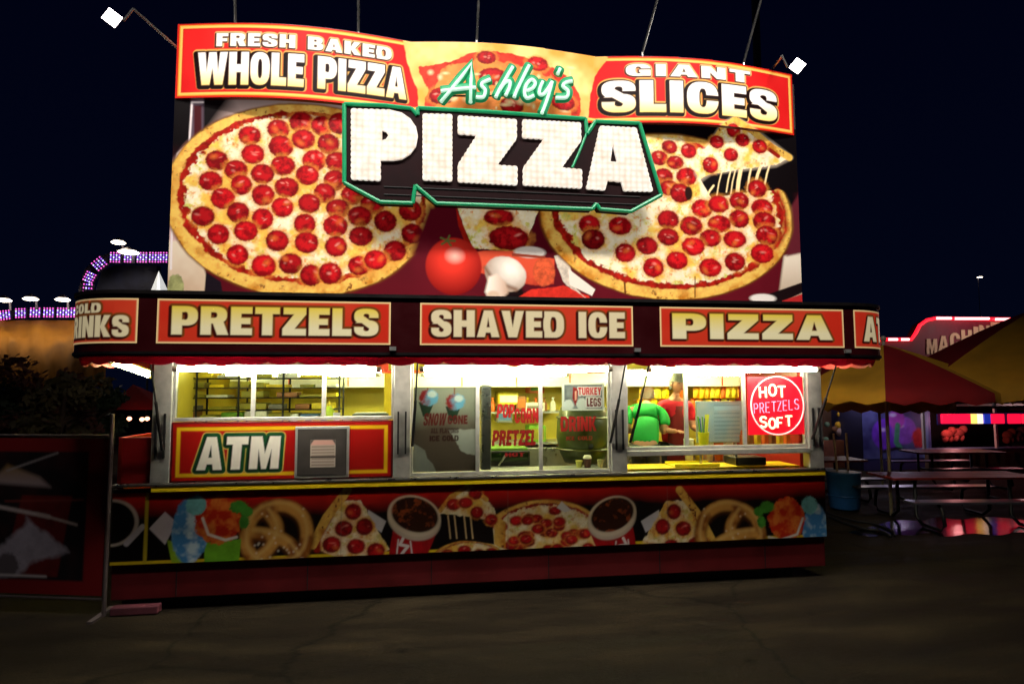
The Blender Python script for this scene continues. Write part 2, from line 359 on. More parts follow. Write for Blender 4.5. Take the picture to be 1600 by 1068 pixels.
# ------------------------------------------------------------------ ground
def ground_mat():
    m = bpy.data.materials.new('worn_asphalt'); m.use_nodes = True; n = m.node_tree; b = n.nodes['Principled BSDF']
    tcn = n.nodes.new('ShaderNodeTexCoord'); mp = n.nodes.new('ShaderNodeMapping'); mp.inputs['Scale'].default_value = (.5, 2.2, 1)
    n.links.new(tcn.outputs['Object'], mp.inputs[0])
    t1 = n.nodes.new('ShaderNodeTexNoise'); t1.inputs['Scale'].default_value = 1.1; t1.inputs['Detail'].default_value = 8; t1.inputs['Roughness'].default_value = .65
    n.links.new(mp.outputs[0], t1.inputs['Vector'])
    t2 = n.nodes.new('ShaderNodeTexNoise'); t2.inputs['Scale'].default_value = 38; t2.inputs['Detail'].default_value = 8; t2.inputs['Roughness'].default_value = .75; n.links.new(tcn.outputs['Object'], t2.inputs['Vector'])
    v = n.nodes.new('ShaderNodeTexVoronoi'); v.feature = 'DISTANCE_TO_EDGE'; v.inputs['Scale'].default_value = .28; v.inputs['Randomness'].default_value = 1
    dn = n.nodes.new('ShaderNodeMixRGB'); dn.blend_type = 'ADD'; dn.inputs[0].default_value = .35; n.links.new(tcn.outputs['Object'], dn.inputs[1]); n.links.new(t1.outputs['Color'], dn.inputs[2]); n.links.new(dn.outputs[0], v.inputs['Vector'])
    r1 = n.nodes.new('ShaderNodeValToRGB'); e = r1.color_ramp.elements
    e[0].position = .3; e[0].color = (.008, .0058, .0034, 1); e[1].position = .72; e[1].color = (.042, .031, .017, 1); x = e.new(.5); x.color = (.018, .0132, .0076, 1)
    n.links.new(t1.outputs['Fac'], r1.inputs[0])
    mg = n.nodes.new('ShaderNodeMixRGB'); mg.blend_type = 'OVERLAY'; mg.inputs[0].default_value = .85; n.links.new(r1.outputs[0], mg.inputs[1]); n.links.new(t2.outputs['Fac'], mg.inputs[2])
    rc = n.nodes.new('ShaderNodeValToRGB'); rc.color_ramp.elements[0].position = .0015; rc.color_ramp.elements[0].color = (.42, .42, .42, 1); rc.color_ramp.elements[1].position = .007
    n.links.new(v.outputs['Distance'], rc.inputs[0])
    vs_ = n.nodes.new('ShaderNodeTexVoronoi'); vs_.inputs['Scale'].default_value = 1.7; n.links.new(tcn.outputs['Object'], vs_.inputs['Vector'])
    rs = n.nodes.new('ShaderNodeValToRGB'); rs.color_ramp.elements[0].position = .035; rs.color_ramp.elements[0].color = (.45, .42, .4, 1); rs.color_ramp.elements[1].position = .12; n.links.new(vs_.outputs['Distance'], rs.inputs[0])
    ms0 = n.nodes.new('ShaderNodeMixRGB'); ms0.blend_type = 'MULTIPLY'; ms0.inputs[0].default_value = 1; n.links.new(mg.outputs[0], ms0.inputs[1]); n.links.new(rs.outputs[0], ms0.inputs[2]); mg = ms0
    mc = n.nodes.new('ShaderNodeMixRGB'); mc.blend_type = 'MULTIPLY'; mc.inputs[0].default_value = 1; n.links.new(mg.outputs[0], mc.inputs[1]); n.links.new(rc.outputs[0], mc.inputs[2])
    n.links.new(mc.outputs[0], b.inputs['Base Color'])
    rr = n.nodes.new('ShaderNodeMapRange'); rr.inputs[1].default_value = .35; rr.inputs[2].default_value = .65; rr.inputs[3].default_value = .6; rr.inputs[4].default_value = .95
    n.links.new(t1.outputs['Fac'], rr.inputs[0]); n.links.new(rr.outputs[0], b.inputs['Roughness']); b.inputs['Specular IOR Level'].default_value = .08
    bp = n.nodes.new('ShaderNodeBump'); bp.inputs['Strength'].default_value = .9; bp.inputs['Distance'].default_value = .03
    n.links.new(t2.outputs['Fac'], bp.inputs['Height']); n.links.new(bp.outputs[0], b.inputs['Normal'])
    return m
g = MB().add([(-150, -60, 0), (160, -60, 0), (160, 260, 0), (-150, 260, 0)], [(0, 1, 2, 3)]).build('ground', ground_mat()); tag(g, kind='structure')
g['label'] = 'worn brown asphalt lot in front of the food stand'
# ------------------------------------------------------------------ the stand
stand = thing('pizza_stand', (3, 1, 0), 'red concession trailer with three lit serving windows and a scalloped awning', 'food stand')
XL, XR, YB = -.28, 6.1, 2.2
ZC = 1.02                                  # counter height
b = MB()
b.box((XL, YB, .2), (XR, YB+.06, 2.55)); b.box((XL, .02, .4), (XR, YB, .46)); b.box((XL, .02, 2.49), (XR, YB, 2.55))
b.box((XL, 0.06, .46), (XL+.05, YB, 1.42)); b.box((XL, YB-.1, 1.42), (XL+.05, YB, 2.49)); b.box((XR-.05, .06, .46), (XR, YB, 1.0)); b.box((XR-.05, .3, 1.0), (XR, YB, 2.49))
b.build('body', mat('trailer_skin', (150, 20, 18), .4, noise=.1, nscale=4), stand)
MB().box((XL+.06, YB-.03, .47), (XR-.06, YB-.005, 2.47)).build('back_wall', m_wallin, stand)
MB().box((0, .13, .485), (.03, YB-.035, 2.395)).build('partition', m_wallin, stand)
MB().box((XL+.06, .1, .465), (XR-.06, YB-.04, .48)).build('inner_floor', m_floorin, stand)
MB().box((XL+.06, .1, 2.4), (XR-.06, YB-.04, 2.48)).build('inner_ceiling', m_white, stand)
b = MB().box((XL, 0, ZC-.63), (XR, .05, ZC-.02)); b.build('front_panel', m_black, stand)
MB().box((XL, .03, .1), (XR, .09, .385)).build('skirt', mat('skirt_paint', (80, 5, 9), .5, noise=.3, nscale=3), stand, bevel=.008)
for x in np.arange(XL+.5, XR-.2, 1.05): MB().box((x, .026, .11), (x+.008, .0295, .38)).build('seam', m_dark, stand)
MB().box((XL+.05, .12, 0), (XR-.3, .2, .2)).build('chassis_rail', m_dark, stand)
MB().box((XL+.3, 1.9, 0), (XR-.3, 2.0, .4)).build('chassis_rail', m_dark, stand)
# counter ledge with a lit yellow edge
MB().box((XL, -.028, ZC), (XR, .06, ZC+.022)).build('counter', m_steel, stand, bevel=.005)
MB().box((XL+.3, -.022, ZC-.045), (XR, -.006, ZC-.003)).build('counter_edge', m_yellow, stand)
for x in (0, 1.983, 3.967, 5.95):
    p = MB().box((x, -.012, ZC+.024), (x+.15, .1, 2.5)).build('post', m_alu, stand, bevel=.006)
    q = MB().box((x+.035, -.03, 1.25), (x+.05, -.013, 1.62)).box((x+.1, -.03, 1.25), (x+.115, -.013, 1.62)).build('rail', m_dark, p)
MB().box((XL+.051, .02, ZC+.024), (0-.002, .08, 1.42)).build('side_panel', m_red, stand)
MB().box((.152, .01, 2.2), (5.948, .09, 2.488)).build('header', mat('header_white', (226, 222, 205), .5), stand)
# gas struts that hold the awning up
for x, x2 in ((.1, .12), (2.15, 2.2), (3.95, 4.0), (4.14, 4.22), (5.97, 6.02)):
    MB().tube([(x, -.03, 1.32), (x*.45+x2*.55, -.22, 1.72)], .013, 8).tube([(x*.45+x2*.55, -.22, 1.72), (x2, -.42, 2.16)], .0075, 8).build('gas_strut', m_dark, stand)
# --- front picture strip
def TR(u, v): p = trace(u, v, 0); return (p[0], p[2])
def Apx(x, y): return TR(170+x/3.404, 740+y/3.404)
def Bpx(x, y): return TR(600+x/4, 740+y/4)
def Cpx(x, y): return TR(940+x/4.21, 740+y/4.21)
def front_strip():
    cv = Print(XL, XR, ZC-.63, ZC-.05, .0062)
    cv.C[:] = mixc(lin((10, 4, 4)), lin((186, 22, 12)), (cv.Z-(ZC-.27))/.16+.5*(fbm(cv.X, cv.Z, 3, 2)-.5))  # print's red over black, with the tubes' light falloff put into its colour
    yl = lin((226, 190, 30))
    cv.poly(R(XL, ZC-.63, XR, ZC-.605), yl); cv.poly(R(XL, ZC-.62, .3, ZC-.605), yl)
    def E_(f, x, y, rx, ry, col, sc, **k):
        c = f(x, y); cv.ell(c[0], c[1], rx/sc/180, ry/sc/180, col, **k)
    def Pl(f, pts, col, **k): cv.poly([f(*p) for p in pts], col, **k)
    def snow(f, sc, fl, cx):
        X_ = lambda x: cx+fl*(x-500)
        Pl(f, [(X_(300), 200), (X_(362), 255), (X_(300), 375), (X_(215), 290)], nz((222, 208, 214), .1))
        Pl(f, [(X_(310), 350), (X_(420), 380), (X_(420), 470), (X_(335), 470)], nz((150, 190, 40), .3))
        Pl(f, [(X_(510), 365), (X_(705), 345), (X_(690), 482), (X_(508), 482)], nz((110, 176, 40), .3))
        E_(f, X_(430), 305, 85, 165, lambda X, Z: mixc(lin((70, 140, 196)), lin((206, 226, 236)), (fbm(X, Z, 12, 3)-.4)*3), sc, wob=.1, seed=3)
        E_(f, X_(585), 240, 115, 125, lambda X, Z: mixc(lin((206, 40, 16)), lin((240, 130, 50)), (fbm(X, Z, 14, 6)-.4)*3), sc, wob=.12, seed=5)
        E_(f, X_(465), 165, 50, 50, nz((120, 190, 190), .4, 20), sc, wob=.15)
        cv.line([f(X_(500), 235), f(X_(530), 320), f(X_(620), 350), f(X_(680), 335)], .022, nz((236, 226, 216), .2))
        for q in ((690, 175, 45, 32), (735, 200, 30, 26), (720, 255, 26, 34)): E_(f, X_(q[0]), q[1], q[2], q[3], nz((70, 150, 50), .4), sc, wob=.25)
    def pretzel(f, sc, fl, cx):
        X_ = lambda x: cx+fl*(x-900)
        tan = lambda X, Z: mixc(lin((222, 160, 74)), lin((150, 84, 24)), (fbm(X, Z, 7, 9)-.38)*3)
        blk = lin((58, 28, 12))
        loops = ([(900, 480), (800, 470), (740, 400), (735, 310), (770, 225), (850, 175), (950, 170), (1030, 225), (1055, 320), (1030, 415), (960, 470), (880, 482)], [(790, 450), (850, 395), (890, 330), (890, 265), (850, 200)], [(1010, 440), (960, 370), (900, 335), (850, 320), (770, 310)])
        for wd, c_, dy, al, so in ((.125, lin((96, 48, 12)), 10, .9, .02), (.1, tan, 0, 1, .014), (.03, lin((240, 196, 116)), -14, .65, .014)):
            for P in loops: cv.line([f(X_(q.x), q.y+dy) for q in smooth_path(P)], wd, c_, alpha=al, soft=so)
        for k in range(26):
            rr = random.Random(k); E_(f, X_(895+rr.uniform(-150, 150)), 322+rr.uniform(-140, 140), 5, 5, lin((250, 240, 226)), sc, alpha=.55)
    def slice_(f, sc, fl, cx):
        X_ = lambda x: cx+fl*(x-1285)
        Pl(f, [(X_(1380), 190), (X_(1475), 250), (X_(1450), 310), (X_(1370), 260)], lin((212, 206, 210)))
        Pl(f, [(X_(1250), 140), (X_(1340), 140), (X_(1490), 400), (X_(1310), 474), (X_(1075), 390), (X_(1150), 230)], cheese_col, wob=.012, ws=30)
        cv.line([f(X_(1180), 215), f(X_(1110), 340), f(X_(1110), 400)], .06, nz(SAUCE, .6), soft=.01)
        cv.line([f(X_(1270), 85), f(X_(1160), 230), f(X_(1085), 375)], .075, crust_col)
        for k, q in enumerate(((1300, 200), (1250, 290), (1360, 280), (1185, 375), (1315, 385), (1420, 408))):
            c = f(X_(q[0]), q[1]); pep(cv, c[0], c[1], .072, .068, 300+k)
    def mug(f, sc, fl, cx):
        X_ = lambda x: cx+fl*(x-185)
        Pl(f, [(X_(60), 330), (X_(330), 360), (X_(250), 560), (X_(20), 560)], nz((170, 18, 24), .4))
        cv.line([f(X_(120), 400), f(X_(100), 440), f(X_(150), 450), f(X_(110), 500), f(X_(120), 530)], .025, lin((232, 220, 214)))
        cv.line([f(X_(90), 410), f(X_(75), 540)], .012, lin((232, 220, 214))); cv.line([f(X_(165), 420), f(X_(180), 540)], .012, lin((232, 220, 214)))
        c = f(X_(190), 262); an = -.35*fl
        cv.ell(c[0], c[1]-.03, .235, .175, lin((206, 188, 166)), an); cv.ell(c[0], c[1], .235, .172, lin((226, 206, 178)), an)
        cv.ell(c[0]+.004, c[1]+.012, .21, .145, lambda X, Z: mixc(lin((52, 22, 10)), lin((150, 70, 30)), (fbm(X, Z, 16, 7)-.55)*5), an)
    # middle pizza
    c = Bpx(1000, 430)
    pizza(cv, c[0], c[1]-.02, .6, .4, [], 4)
    rr = random.Random(4)
    for k in range(46):
        a = rr.uniform(0, 6.28); q = math.sqrt(rr.uniform(0, .62)); pep(cv, c[0]+.6*q*math.cos(a), c[1]+.38*q*math.sin(a)+.0, .056, .04, 400+k)
    c2 = Bpx(480, 540); pizza(cv, c2[0]+.06, c2[1], .32, .17, [(c2[0]+dx, c2[1]+dz, .055, .04) for dx, dz in ((-.12, .06), (.03, .09), (.16, .05), (.27, .06))], 9)
    Pl(Bpx, [(380, 270), (560, 300), (680, 330), (690, 440), (560, 420), (330, 400)], lin((16, 6, 8)))
    for x in (400, 440, 500, 540): cv.line([Bpx(x, 260), Bpx(x+15, 400)], .012, lin((226, 190, 140)))
    Pl(Bpx, [(690, 250), (760, 300), (760, 470), (690, 440)], crust_col)
    Pl(Bpx, [(540, 72), (600, 100), (645, 165), (700, 230), (690, 300), (600, 272), (330, 245), (400, 150)], cheese_col, wob=.012, ws=30)
    cv.line([Bpx(350, 230), Bpx(420, 140), Bpx(530, 72), Bpx(640, 160)], .04, crust_col)
    for k, q in enumerate(((435, 190), (570, 125), (510, 180), (580, 240), (670, 285))):
        c = Bpx(*q); pep(cv, c[0], c[1], .06, .05, 500+k)
    Pl(Bpx, [(1110, 170), (1170, 225), (1130, 240), (1080, 210)], lin((220, 214, 214)))
    mug(Bpx, 4, 1, 185); mug(Bpx, 4, -1, 1430)
    slice_(Apx, 3.404, 1, 1285); slice_(Apx, 3.404, -1, 3020); pretzel(Apx, 3.404, 1, 900); pretzel(Apx, 3.404, -1, 3300)
    snow(Apx, 3.404, 1, 500); snow(Apx, 3.404, -1, 3690)
    e = Apx(20, 260); cv.ell(e[0], e[1], .2, .19, lin((206, 190, 176))); cv.ell(e[0]-.01, e[1], .18, .17, lin((14, 8, 8))); cv.line([Apx(95, 370), Apx(180, 280)], .045, lin((200, 190, 196)))
    cv.poly(R(-.028, ZC-.62, .0, ZC-.05), lin((196, 170, 40)))
    for x in (1.55, 3.0, 4.5): cv.line([(x, ZC-.63), (x, ZC-.05)], .006, lin((120, 100, 96)), alpha=.5)
    return cv
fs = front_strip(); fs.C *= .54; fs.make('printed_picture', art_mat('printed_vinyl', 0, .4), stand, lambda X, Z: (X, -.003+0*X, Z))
# --- cash machine panel under the first window
atm_root = MB().box((.152, -.002, ZC+.024), (1.981, .05, 1.545)).build('machine_panel', m_darkred, stand, bevel=.005)
cv = Print(.17, 1.963, ZC+.04, 1.53, .0055); cv.C[:] = nz((150, 16, 12), .08)(cv.X, cv.Z)
for a, b_ in ((.028, (214, 170, 20)), (.058, (150, 16, 12))):
    cv.poly(R(.17+a, ZC+.04+a, 1.963-a, 1.53-a), lin(b_))
cv.text('ATM', .36, 1.02, 1.145, 1.42, nz((232, 228, 216), .06), [(.04, lin((206, 180, 90)), .0, 0), (.033, lin((12, 66, 34)), 0, 0), (.012, lin((8, 30, 18)), -.008, -.008)], gap=.09, shear=.06)
cv.make('printed_picture', art_mat('printed_vinyl'), atm_root, lambda X, Z: (X, -.006+0*X, Z))
pl = MB().box((1.155, -.02, 1.06), (1.61, -.008, 1.5)).build('cash_machine', m_alu, stand, bevel=.006)
MB().box((1.178, -.0235, 1.083), (1.587, -.0202, 1.477)).build('face_plate', mat('grey_plate', (70, 66, 64), .45, .3, noise=.15), pl)
cv = Print(1.285, 1.495, 1.15, 1.385, .005, lin((170, 158, 148)))
cv.A[:] = 1
for z in np.arange(1.17, 1.38, .026): cv.line([(1.3, z), (1.48, z)], .009, lin((110, 90, 84)), alpha=.8)
cv.poly(R(1.285, 1.23, 1.495, 1.245), lin((60, 52, 50))); cv.poly(R(1.29, 1.34, 1.49, 1.38), lin((196, 150, 140)))
for sgn in (1.285, 1.495): cv.poly([(sgn, 1.385), (sgn, 1.34), (sgn+(.03 if sgn < 1.4 else -.03), 1.385)], lin((92, 88, 86)))
cv.make('notice', art_mat('printed_paper', 0, .6), pl, lambda X, Z: (X, -.026+0*X, Z))
# --- windows
def window(x0, x1, z0, z1, mull, y=.04):
    f = MB()
    t = .032
    f.box((x0, y-.02, z0), (x1, y+.02, z0+t)); f.box((x0, y-.02, z1-t), (x1, y+.02, z1))
    f.box((x0, y-.02, z0+t), (x0+t*.6, y+.02, z1-t)); f.box((x1-t*.6, y-.02, z0+t), (x1, y+.02, z1-t))
    for m_ in mull: f.box((m_-.018, y-.015, z0+t), (m_+.018, y+.015, z1-t))
    o = f.build('window_frame', m_alu, stand, bevel=.004)
    MB().box((x0+.02, y+.002, z0+t*.5), (x1-.02, y+.006, z1-t*.5)).build('pane', m_glass, o)
    return o
W1 = window(.153, 1.98, 1.55, 2.198, (.79, 1.38))
W2 = window(2.136, 3.964, 1.045, 2.198, (2.73, 3.31))
W3 = window(4.12, 5.947, 1.24, 2.198, (4.72, 5.31))
MB().box((4.118, -.03, 1.19), (5.948, .09, 1.238)).build('shelf_rail', m_alu, stand, bevel=.004)
# painted window lettering and stuck-on pictures
def decal(cv, name, parent, y, m='printed_paper'): return cv.make(name, art_mat(m, 0, .5), parent, lambda X, Z: (X, y+0*X, Z), cull=True)
cv = Print(2.84, 3.33, 1.15, 1.75, .0055); cv.A[:] = 0
rd = []
cv.text('POP', 2.9, 3.06, 1.55, 1.68, lin((140, 8, 12)), rd, shear=.1); cv.text('CORN', 3.07, 3.29, 1.5, 1.64, lin((140, 8, 12)), rd)
cv.text('PRETZEL', 2.86, 3.26, 1.3, 1.44, lin((120, 6, 10)), rd, shear=.1); cv.text('HOT', 2.98, 3.16, 1.2, 1.24, lin((120, 6, 10)))
decal(cv, 'window_lettering', W2, .0395)
cv = Print(3.4, 3.93, 1.3, 1.62, .0055); cv.A[:] = 0
cv.text('DRINK', 3.5, 3.84, 1.42, 1.56, lin((130, 16, 12)), rd); cv.text('ICE COLD', 3.55, 3.8, 1.34, 1.38, lin((120, 40, 14)))
decal(cv, 'window_lettering', W2, .0395)
cv = Print(2.16, 2.72, 1.08, 1.83, .006)
cv.C[:] = mixc(lin((116, 96, 84)), lin((168, 166, 150)), (cv.Z-1.45)/.2+1.2*(fbm(cv.X, cv.Z, 3, 2)-.5))  # brown to grey blend paints the steel panel's reflection into the graphic
cv.poly([(2.16, 1.08), (2.36, 1.08), (2.33, 1.15), (2.28, 1.2), (2.26, 1.27), (2.2, 1.31), (2.16, 1.33)], nz((190, 186, 182), .15))
cv.poly([(2.47, 1.45), (2.72, 1.45), (2.72, 1.22), (2.64, 1.23), (2.58, 1.26), (2.54, 1.33)], nz((214, 210, 204), .1), wob=.01, ws=30)
for cx, cz in ((2.27, 1.73), (2.51, 1.69)):
    cv.poly([(cx-.07, cz-.03), (cx+.07, cz-.03), (cx+.02, cz-.16), (cx-.03, cz-.16)], nz((30, 60, 40), .5))
    cv.ell(cx+.02, cz+.01, .085, .075, lambda X, Z: mixc(lin((150, 30, 30)), lin((120, 190, 230)), (X-cx+.03)*14+1.5*(fbm(X, Z, 20, 4)-.5)), wob=.15)
    cv.ell(cx+.05, cz+.04, .04, .03, lin((226, 236, 236)), wob=.2)
    cv.line([(cx+.01, cz+.08), (cx+.012, cz+.15)], .012, lin((150, 90, 60)))
cv.text('SNOW', 2.24, 2.44, 1.49, 1.6, lin((120, 12, 16)), rd, shear=.15); cv.text('CONE', 2.46, 2.64, 1.5, 1.58, lin((120, 12, 16)), rd)
cv.text('ALL FLAVORS', 2.31, 2.56, 1.42, 1.465, lin((70, 10, 12))); cv.text('ICE COLD', 2.3, 2.56, 1.35, 1.4, lin((70, 10, 12)))
cv.C *= .72; decal(cv, 'window_graphic', W2, .055)
MB().box((2.765, .09, 1.08), (2.86, .2, 1.85)).build('column', m_steel, stand, bevel=.01)
# --- awning: a fascia that wraps both front corners
YF, RC = -.65, .55
def path(off=0.):
    """plan outline from the back of the left side round the front to the back of the right side"""
    x0, x1 = XL-.225-off, XR+.42+off; y0 = YF-off; r = RC+off; P = [(x0, 1.9)]
    P += [(x0, y0+r+.001)]
    for k in range(1, 13): a = math.pi+k*(math.pi/2)/12; P.append((x0+r+r*math.cos(a), y0+r+r*math.sin(a)))
    for k in range(0, 13): a = 1.5*math.pi+k*(math.pi/2)/12; P.append((x1-r+r*math.cos(a), y0+r+r*math.sin(a)))
    P.append((x1, 1.9)); return P
def along(P):
    P = np.array(P); L = np.r_[0, np.cumsum(np.hypot(*np.diff(P, axis=0).T))]; return P, L
def at_s(P, L, s): return np.interp(s, L, P[:, 0]), np.interp(s, L, P[:, 1])
def sweep(off0, off1, z0, z1, name, m, parent):
    A, B_ = path(off0), path(off1); b = MB(); n = len(A); vs = []
    for (a, c), z in ((( A, 0), z0), ((A, 0), z1), ((B_, 0), z1), ((B_, 0), z0)): vs += [(p[0], p[1], z) for p in a]
    fs = [(k*n+i, k*n+i+1, ((k+1) % 4)*n+i+1, ((k+1) % 4)*n+i) for k in range(4) for i in range(n-1)]
    fs += [(0, n, 2*n, 3*n), (n-1, 4*n-1, 3*n-1, 2*n-1)]
    return b.add(vs, fs).build(name, m, parent)
awn = sweep(-.05, 0, 2.07, 2.56, 'awning', m_maroon, stand)
sweep(.001, .016, 2.535, 2.562, 'trim', m_black, awn); sweep(.001, .012, 2.085, 2.105, 'trim', m_black, awn)
# awning roof and lining
P = path(-.052); n = len(P)
for z, nm, mm, nz_ in ((2.5, 'awning_roof', m_maroon, 0), (2.19, 'awning_lining', mat('awning_lining_white', (206, 190, 186), .6, noise=.08), 0)):
    MB().add([(p[0], p[1], z) for p in P]+[(min(XR-.001, max(XL+.001, p[0])), max(p[1], -.014), z+.03) for p in P], [(i, i+1, n+i+1, n+i) for i in range(n-1)]).build(nm, mm, awn)
# scalloped valance, hanging a little inward
A, LA = along(path(-.03)); T = LA[-1]; N = 900
vs = []; fc = []
for i in range(N+1):
    s = T*i/N; x, y = at_s(A, LA, s); ph = s/.225
    zb = 2.03-.024*abs(math.sin(math.pi*ph))**.7+.004*math.sin(s*5.1)
    wv = .012*math.sin(2*math.pi*ph*.5+1)
    tx, ty = at_s(A, LA, min(T, s+.01)); dx, dy = tx-x, ty-y; l = math.hypot(dx, dy) or 1; nx_, ny_ = dy/l, -dx/l
    for z, o_ in ((2.085, 0), (2.05, wv*.5-.012), (zb, wv-.03)): vs.append((x+nx_*o_, y+ny_*o_, z))
    if i: k = 3*(i-1); fc += [(k, k+1, k+4, k+3), (k+1, k+2, k+5, k+4)]
MB().add(vs, fc).build('valance', m_valance, awn, smooth=True)
# lit sign panels on the fascia
PO, LO = along(path(.004)); PO2 = path(.004)
def s_of_x(x): return float(np.interp(x, PO[13:15, 0], LO[13:15]))
def sign(words, s0, s1, z0=2.165, z1=2.5, lines=None):
    cv = Print(0, s1-s0, z0, z1, .0052); Ls = s1-s0; H = z1-z0
    cv.C[:] = lin((250, 214, 150)); cv.poly(R(.012, z0+.012, Ls-.012, z1-.012), lambda X, Z: mixc(lin((196, 54, 34)), lin((218, 84, 52)), (fbm(X, Z, 2, 3)-.3)*1.6))
    cv.poly(R(.022, z0+.022, Ls-.022, z1-.022), lambda X, Z: mixc(lin((206, 44, 26)), lin((214, 74, 44)), (fbm(X, Z, 2, 3)-.3)*1.6))
    for (t, a, b_, c, d, top) in lines:
        cv.text(t, a*Ls, b_*Ls, z0+c*H, z0+d*H, (vgrad((240, 226, 178), z0+c*H+(d-c)*H*.25, (236, 206, 70), z0+d*H)) if top else lin((232, 214, 170)), [(.02, lin((120, 64, 20)), .0, .0), (.012, lin((60, 14, 8)), -.012, -.01)], gap=.085)
    o = cv.make('sign_panel', art_mat('backlit_sign', .36, .4), awn, lambda X, Z: (np.interp(s0+X, LO, PO[:, 0]), np.interp(s0+X, LO, PO[:, 1]), Z))
    e = MB()
    return o
sx_ = s_of_x
sign('', sx_(.272), sx_(1.985), lines=[('PRETZELS', .06, .945, .2, .84, 1)])
sign('', sx_(2.214), sx_(3.965), lines=[('SHAVED ICE', .05, .96, .2, .84, 0)])
sign('', sx_(4.2), sx_(5.885), lines=[('PIZZA', .065, .935, .2, .84, 1)])
s1 = sx_(.14) if .14 >= PO[13][0] else LO[13]
sign('', s1-.86, s1, lines=[('COLD', .26, .68, .68, .9, 0), ('DRINKS', .07, .93, .14, .62, 0)])
s0 = sx_(5.985) if 5.985 <= PO[14][0] else float(np.interp(5.985, PO[14:20, 0], LO[14:20]))
sign('', s0, s0+.86, lines=[('ATM', .12, .88, .18, .84, 0)])
for x in (2.0, 3.99, 5.9): MB().box((x-.02, YF-.03, 2.12), (x+.03, YF-.001, 2.15)).build('clip', m_alu, awn)
# fluorescent tubes: under the awning and inside
def tube_light(a, b_, label, power, group, m=m_tube, aim=(0, 0, -1)):
    mid = tuple((a[i]+b_[i])/2 for i in range(3))
    t = thing('tube_light', mid, label, 'tube light', group)
    MB().tube([a, b_], .018, 8).build('glass_tube', m, t, smooth=True)
    d = (Vector(b_)-Vector(a)).normalized()
    MB().tube([Vector(a)-d*.04, Vector(a)], .022, 8).build('end_cap', m_white, t); MB().tube([Vector(b_), Vector(b_)+d*.04], .022, 8).build('end_cap', m_white, t)
    up = Vector((0, 0, .03)); sd = Vector((d.y, -d.x, 0))*.045
    A_, B_ = Vector(a)+up, Vector(b_)+up
    MB().add([A_-sd, B_-sd, B_+sd, A_+sd, A_-sd*.5+up*.8, B_-sd*.5+up*.8, B_+sd*.5+up*.8, A_+sd*.5+up*.8], [(0, 1, 2, 3), (4, 7, 6, 5), (0, 4, 5, 1), (1, 5, 6, 2), (2, 6, 7, 3), (3, 7, 4, 0)]).build('housing', m_white, t)
    return t
GA = 'tube lights under the awning'; GI = 'tube lights inside the stand'
for k, (x0, x1) in enumerate(((.3, 1.85), (2.25, 3.85), (4.25, 5.85))):
    tube_light((x0, -.3, 1.985), (x1, -.3, 1.985), 'white tube light under the awning over the %s serving window' % ('left', 'middle', 'right')[k], 0, GA, m_tube2)
    tube_light((x0, .9, 1.965), (x1-.1, .9, 1.965), 'white tube light inside the stand behind the %s window' % ('left', 'middle', 'right')[k], 0, GI)
tube_light((-.38, .1, 2.05), (-.3, .6, 1.95), 'white tube light under the left side of the awning', 0, GA)
tube_light((6.22, .1, 2.06), (6.24, .5, 2.06), 'white tube light under the right side of the awning', 0, GA)
# ------------------------------------------------------------------ billboard on the roof
board = thing('billboard', (3.03, .2, 2.56), 'tall pizza billboard with a curved red top banner standing on the trailer roof', 'billboard')
YBD = .12
def TB(u, v): p = trace(u, v, YBD); return (p[0], p[2])
bx0, bx1 = .03, 6.02
MB().box((bx0, YBD+.004, 2.562), (bx1, YBD+.07, 4.95)).build('board', mat('board_back', (60, 50, 46), .6, noise=.1), board)
for x in (.6, 2.2, 3.8, 5.4): MB().tube([(x, YBD+.1, 4.6), (x, 1.9, 2.6)], .025, 8).tube([(x, YBD+.1, 2.56), (x, YBD+.1, 4.9)], .025, 8).build('brace', m_steel, board)
cv = Print(bx0, bx1, 2.56, 4.47, .0056)
zt = lambda v: TB(700, v)[1]
cv.C[:] = mixc(lin((12, 6, 8)), lin((92, 14, 26)), (4.0-cv.Z)*1.1)
cv.C[:] = cv.C*(1+.5*(fbm(cv.X, cv.Z, 2.5, 3)-.5))[..., None]
def PB(pts, col, **k): cv.poly([TB(*p) for p in pts], col, **k)
def EB(u, v, ru, rv, col, **k):
    c = TB(u, v); a = TB(u+ru, v); b_ = TB(u, v-rv); cv.ell(c[0], c[1], a[0]-c[0], b_[1]-c[1], col, **k)
# bottle and napkin at the left edge
PB([(262, 470), (262, 372), (305, 372), (322, 430), (325, 470)], lambda X, Z: mixc(lin((196, 164, 132)), lin((238, 222, 196)), (Z-2.55)*1.3+.5*(fbm(X, Z, 5, 2)-.5)), soft=.01)
PB([(262, 376), (268, 250), (285, 228), (296, 216), (299, 150), (318, 150), (318, 222), (330, 240), (330, 376)], lambda X, Z: mixc(lin((214, 176, 170)), lin((92, 74, 86)), (Z-3.0)*1.1+.4*(fbm(X, Z, 4, 5)-.5)), soft=.012)
cv.line([TB(267, 420), TB(271, 262), TB(278, 240), TB(296, 222), TB(300, 160), TB(317, 160)], .018, lin((236, 218, 216)), alpha=.85)
PB([(303, 165), (315, 165), (315, 225), (303, 228)], lin((70, 20, 26)), soft=.008)
PB([(270, 428), (285, 430), (290, 470), (262, 470), (262, 440)], nz((150, 150, 96), .5, 22), wob=.02, ws=20)
PB([(322, 425), (345, 440), (350, 470), (318, 470)], lin((26, 18, 26)))
PB([(370, 160), (560, 160), (560, 200), (330, 215)], lin((230, 196, 186)), soft=.1, alpha=.75)
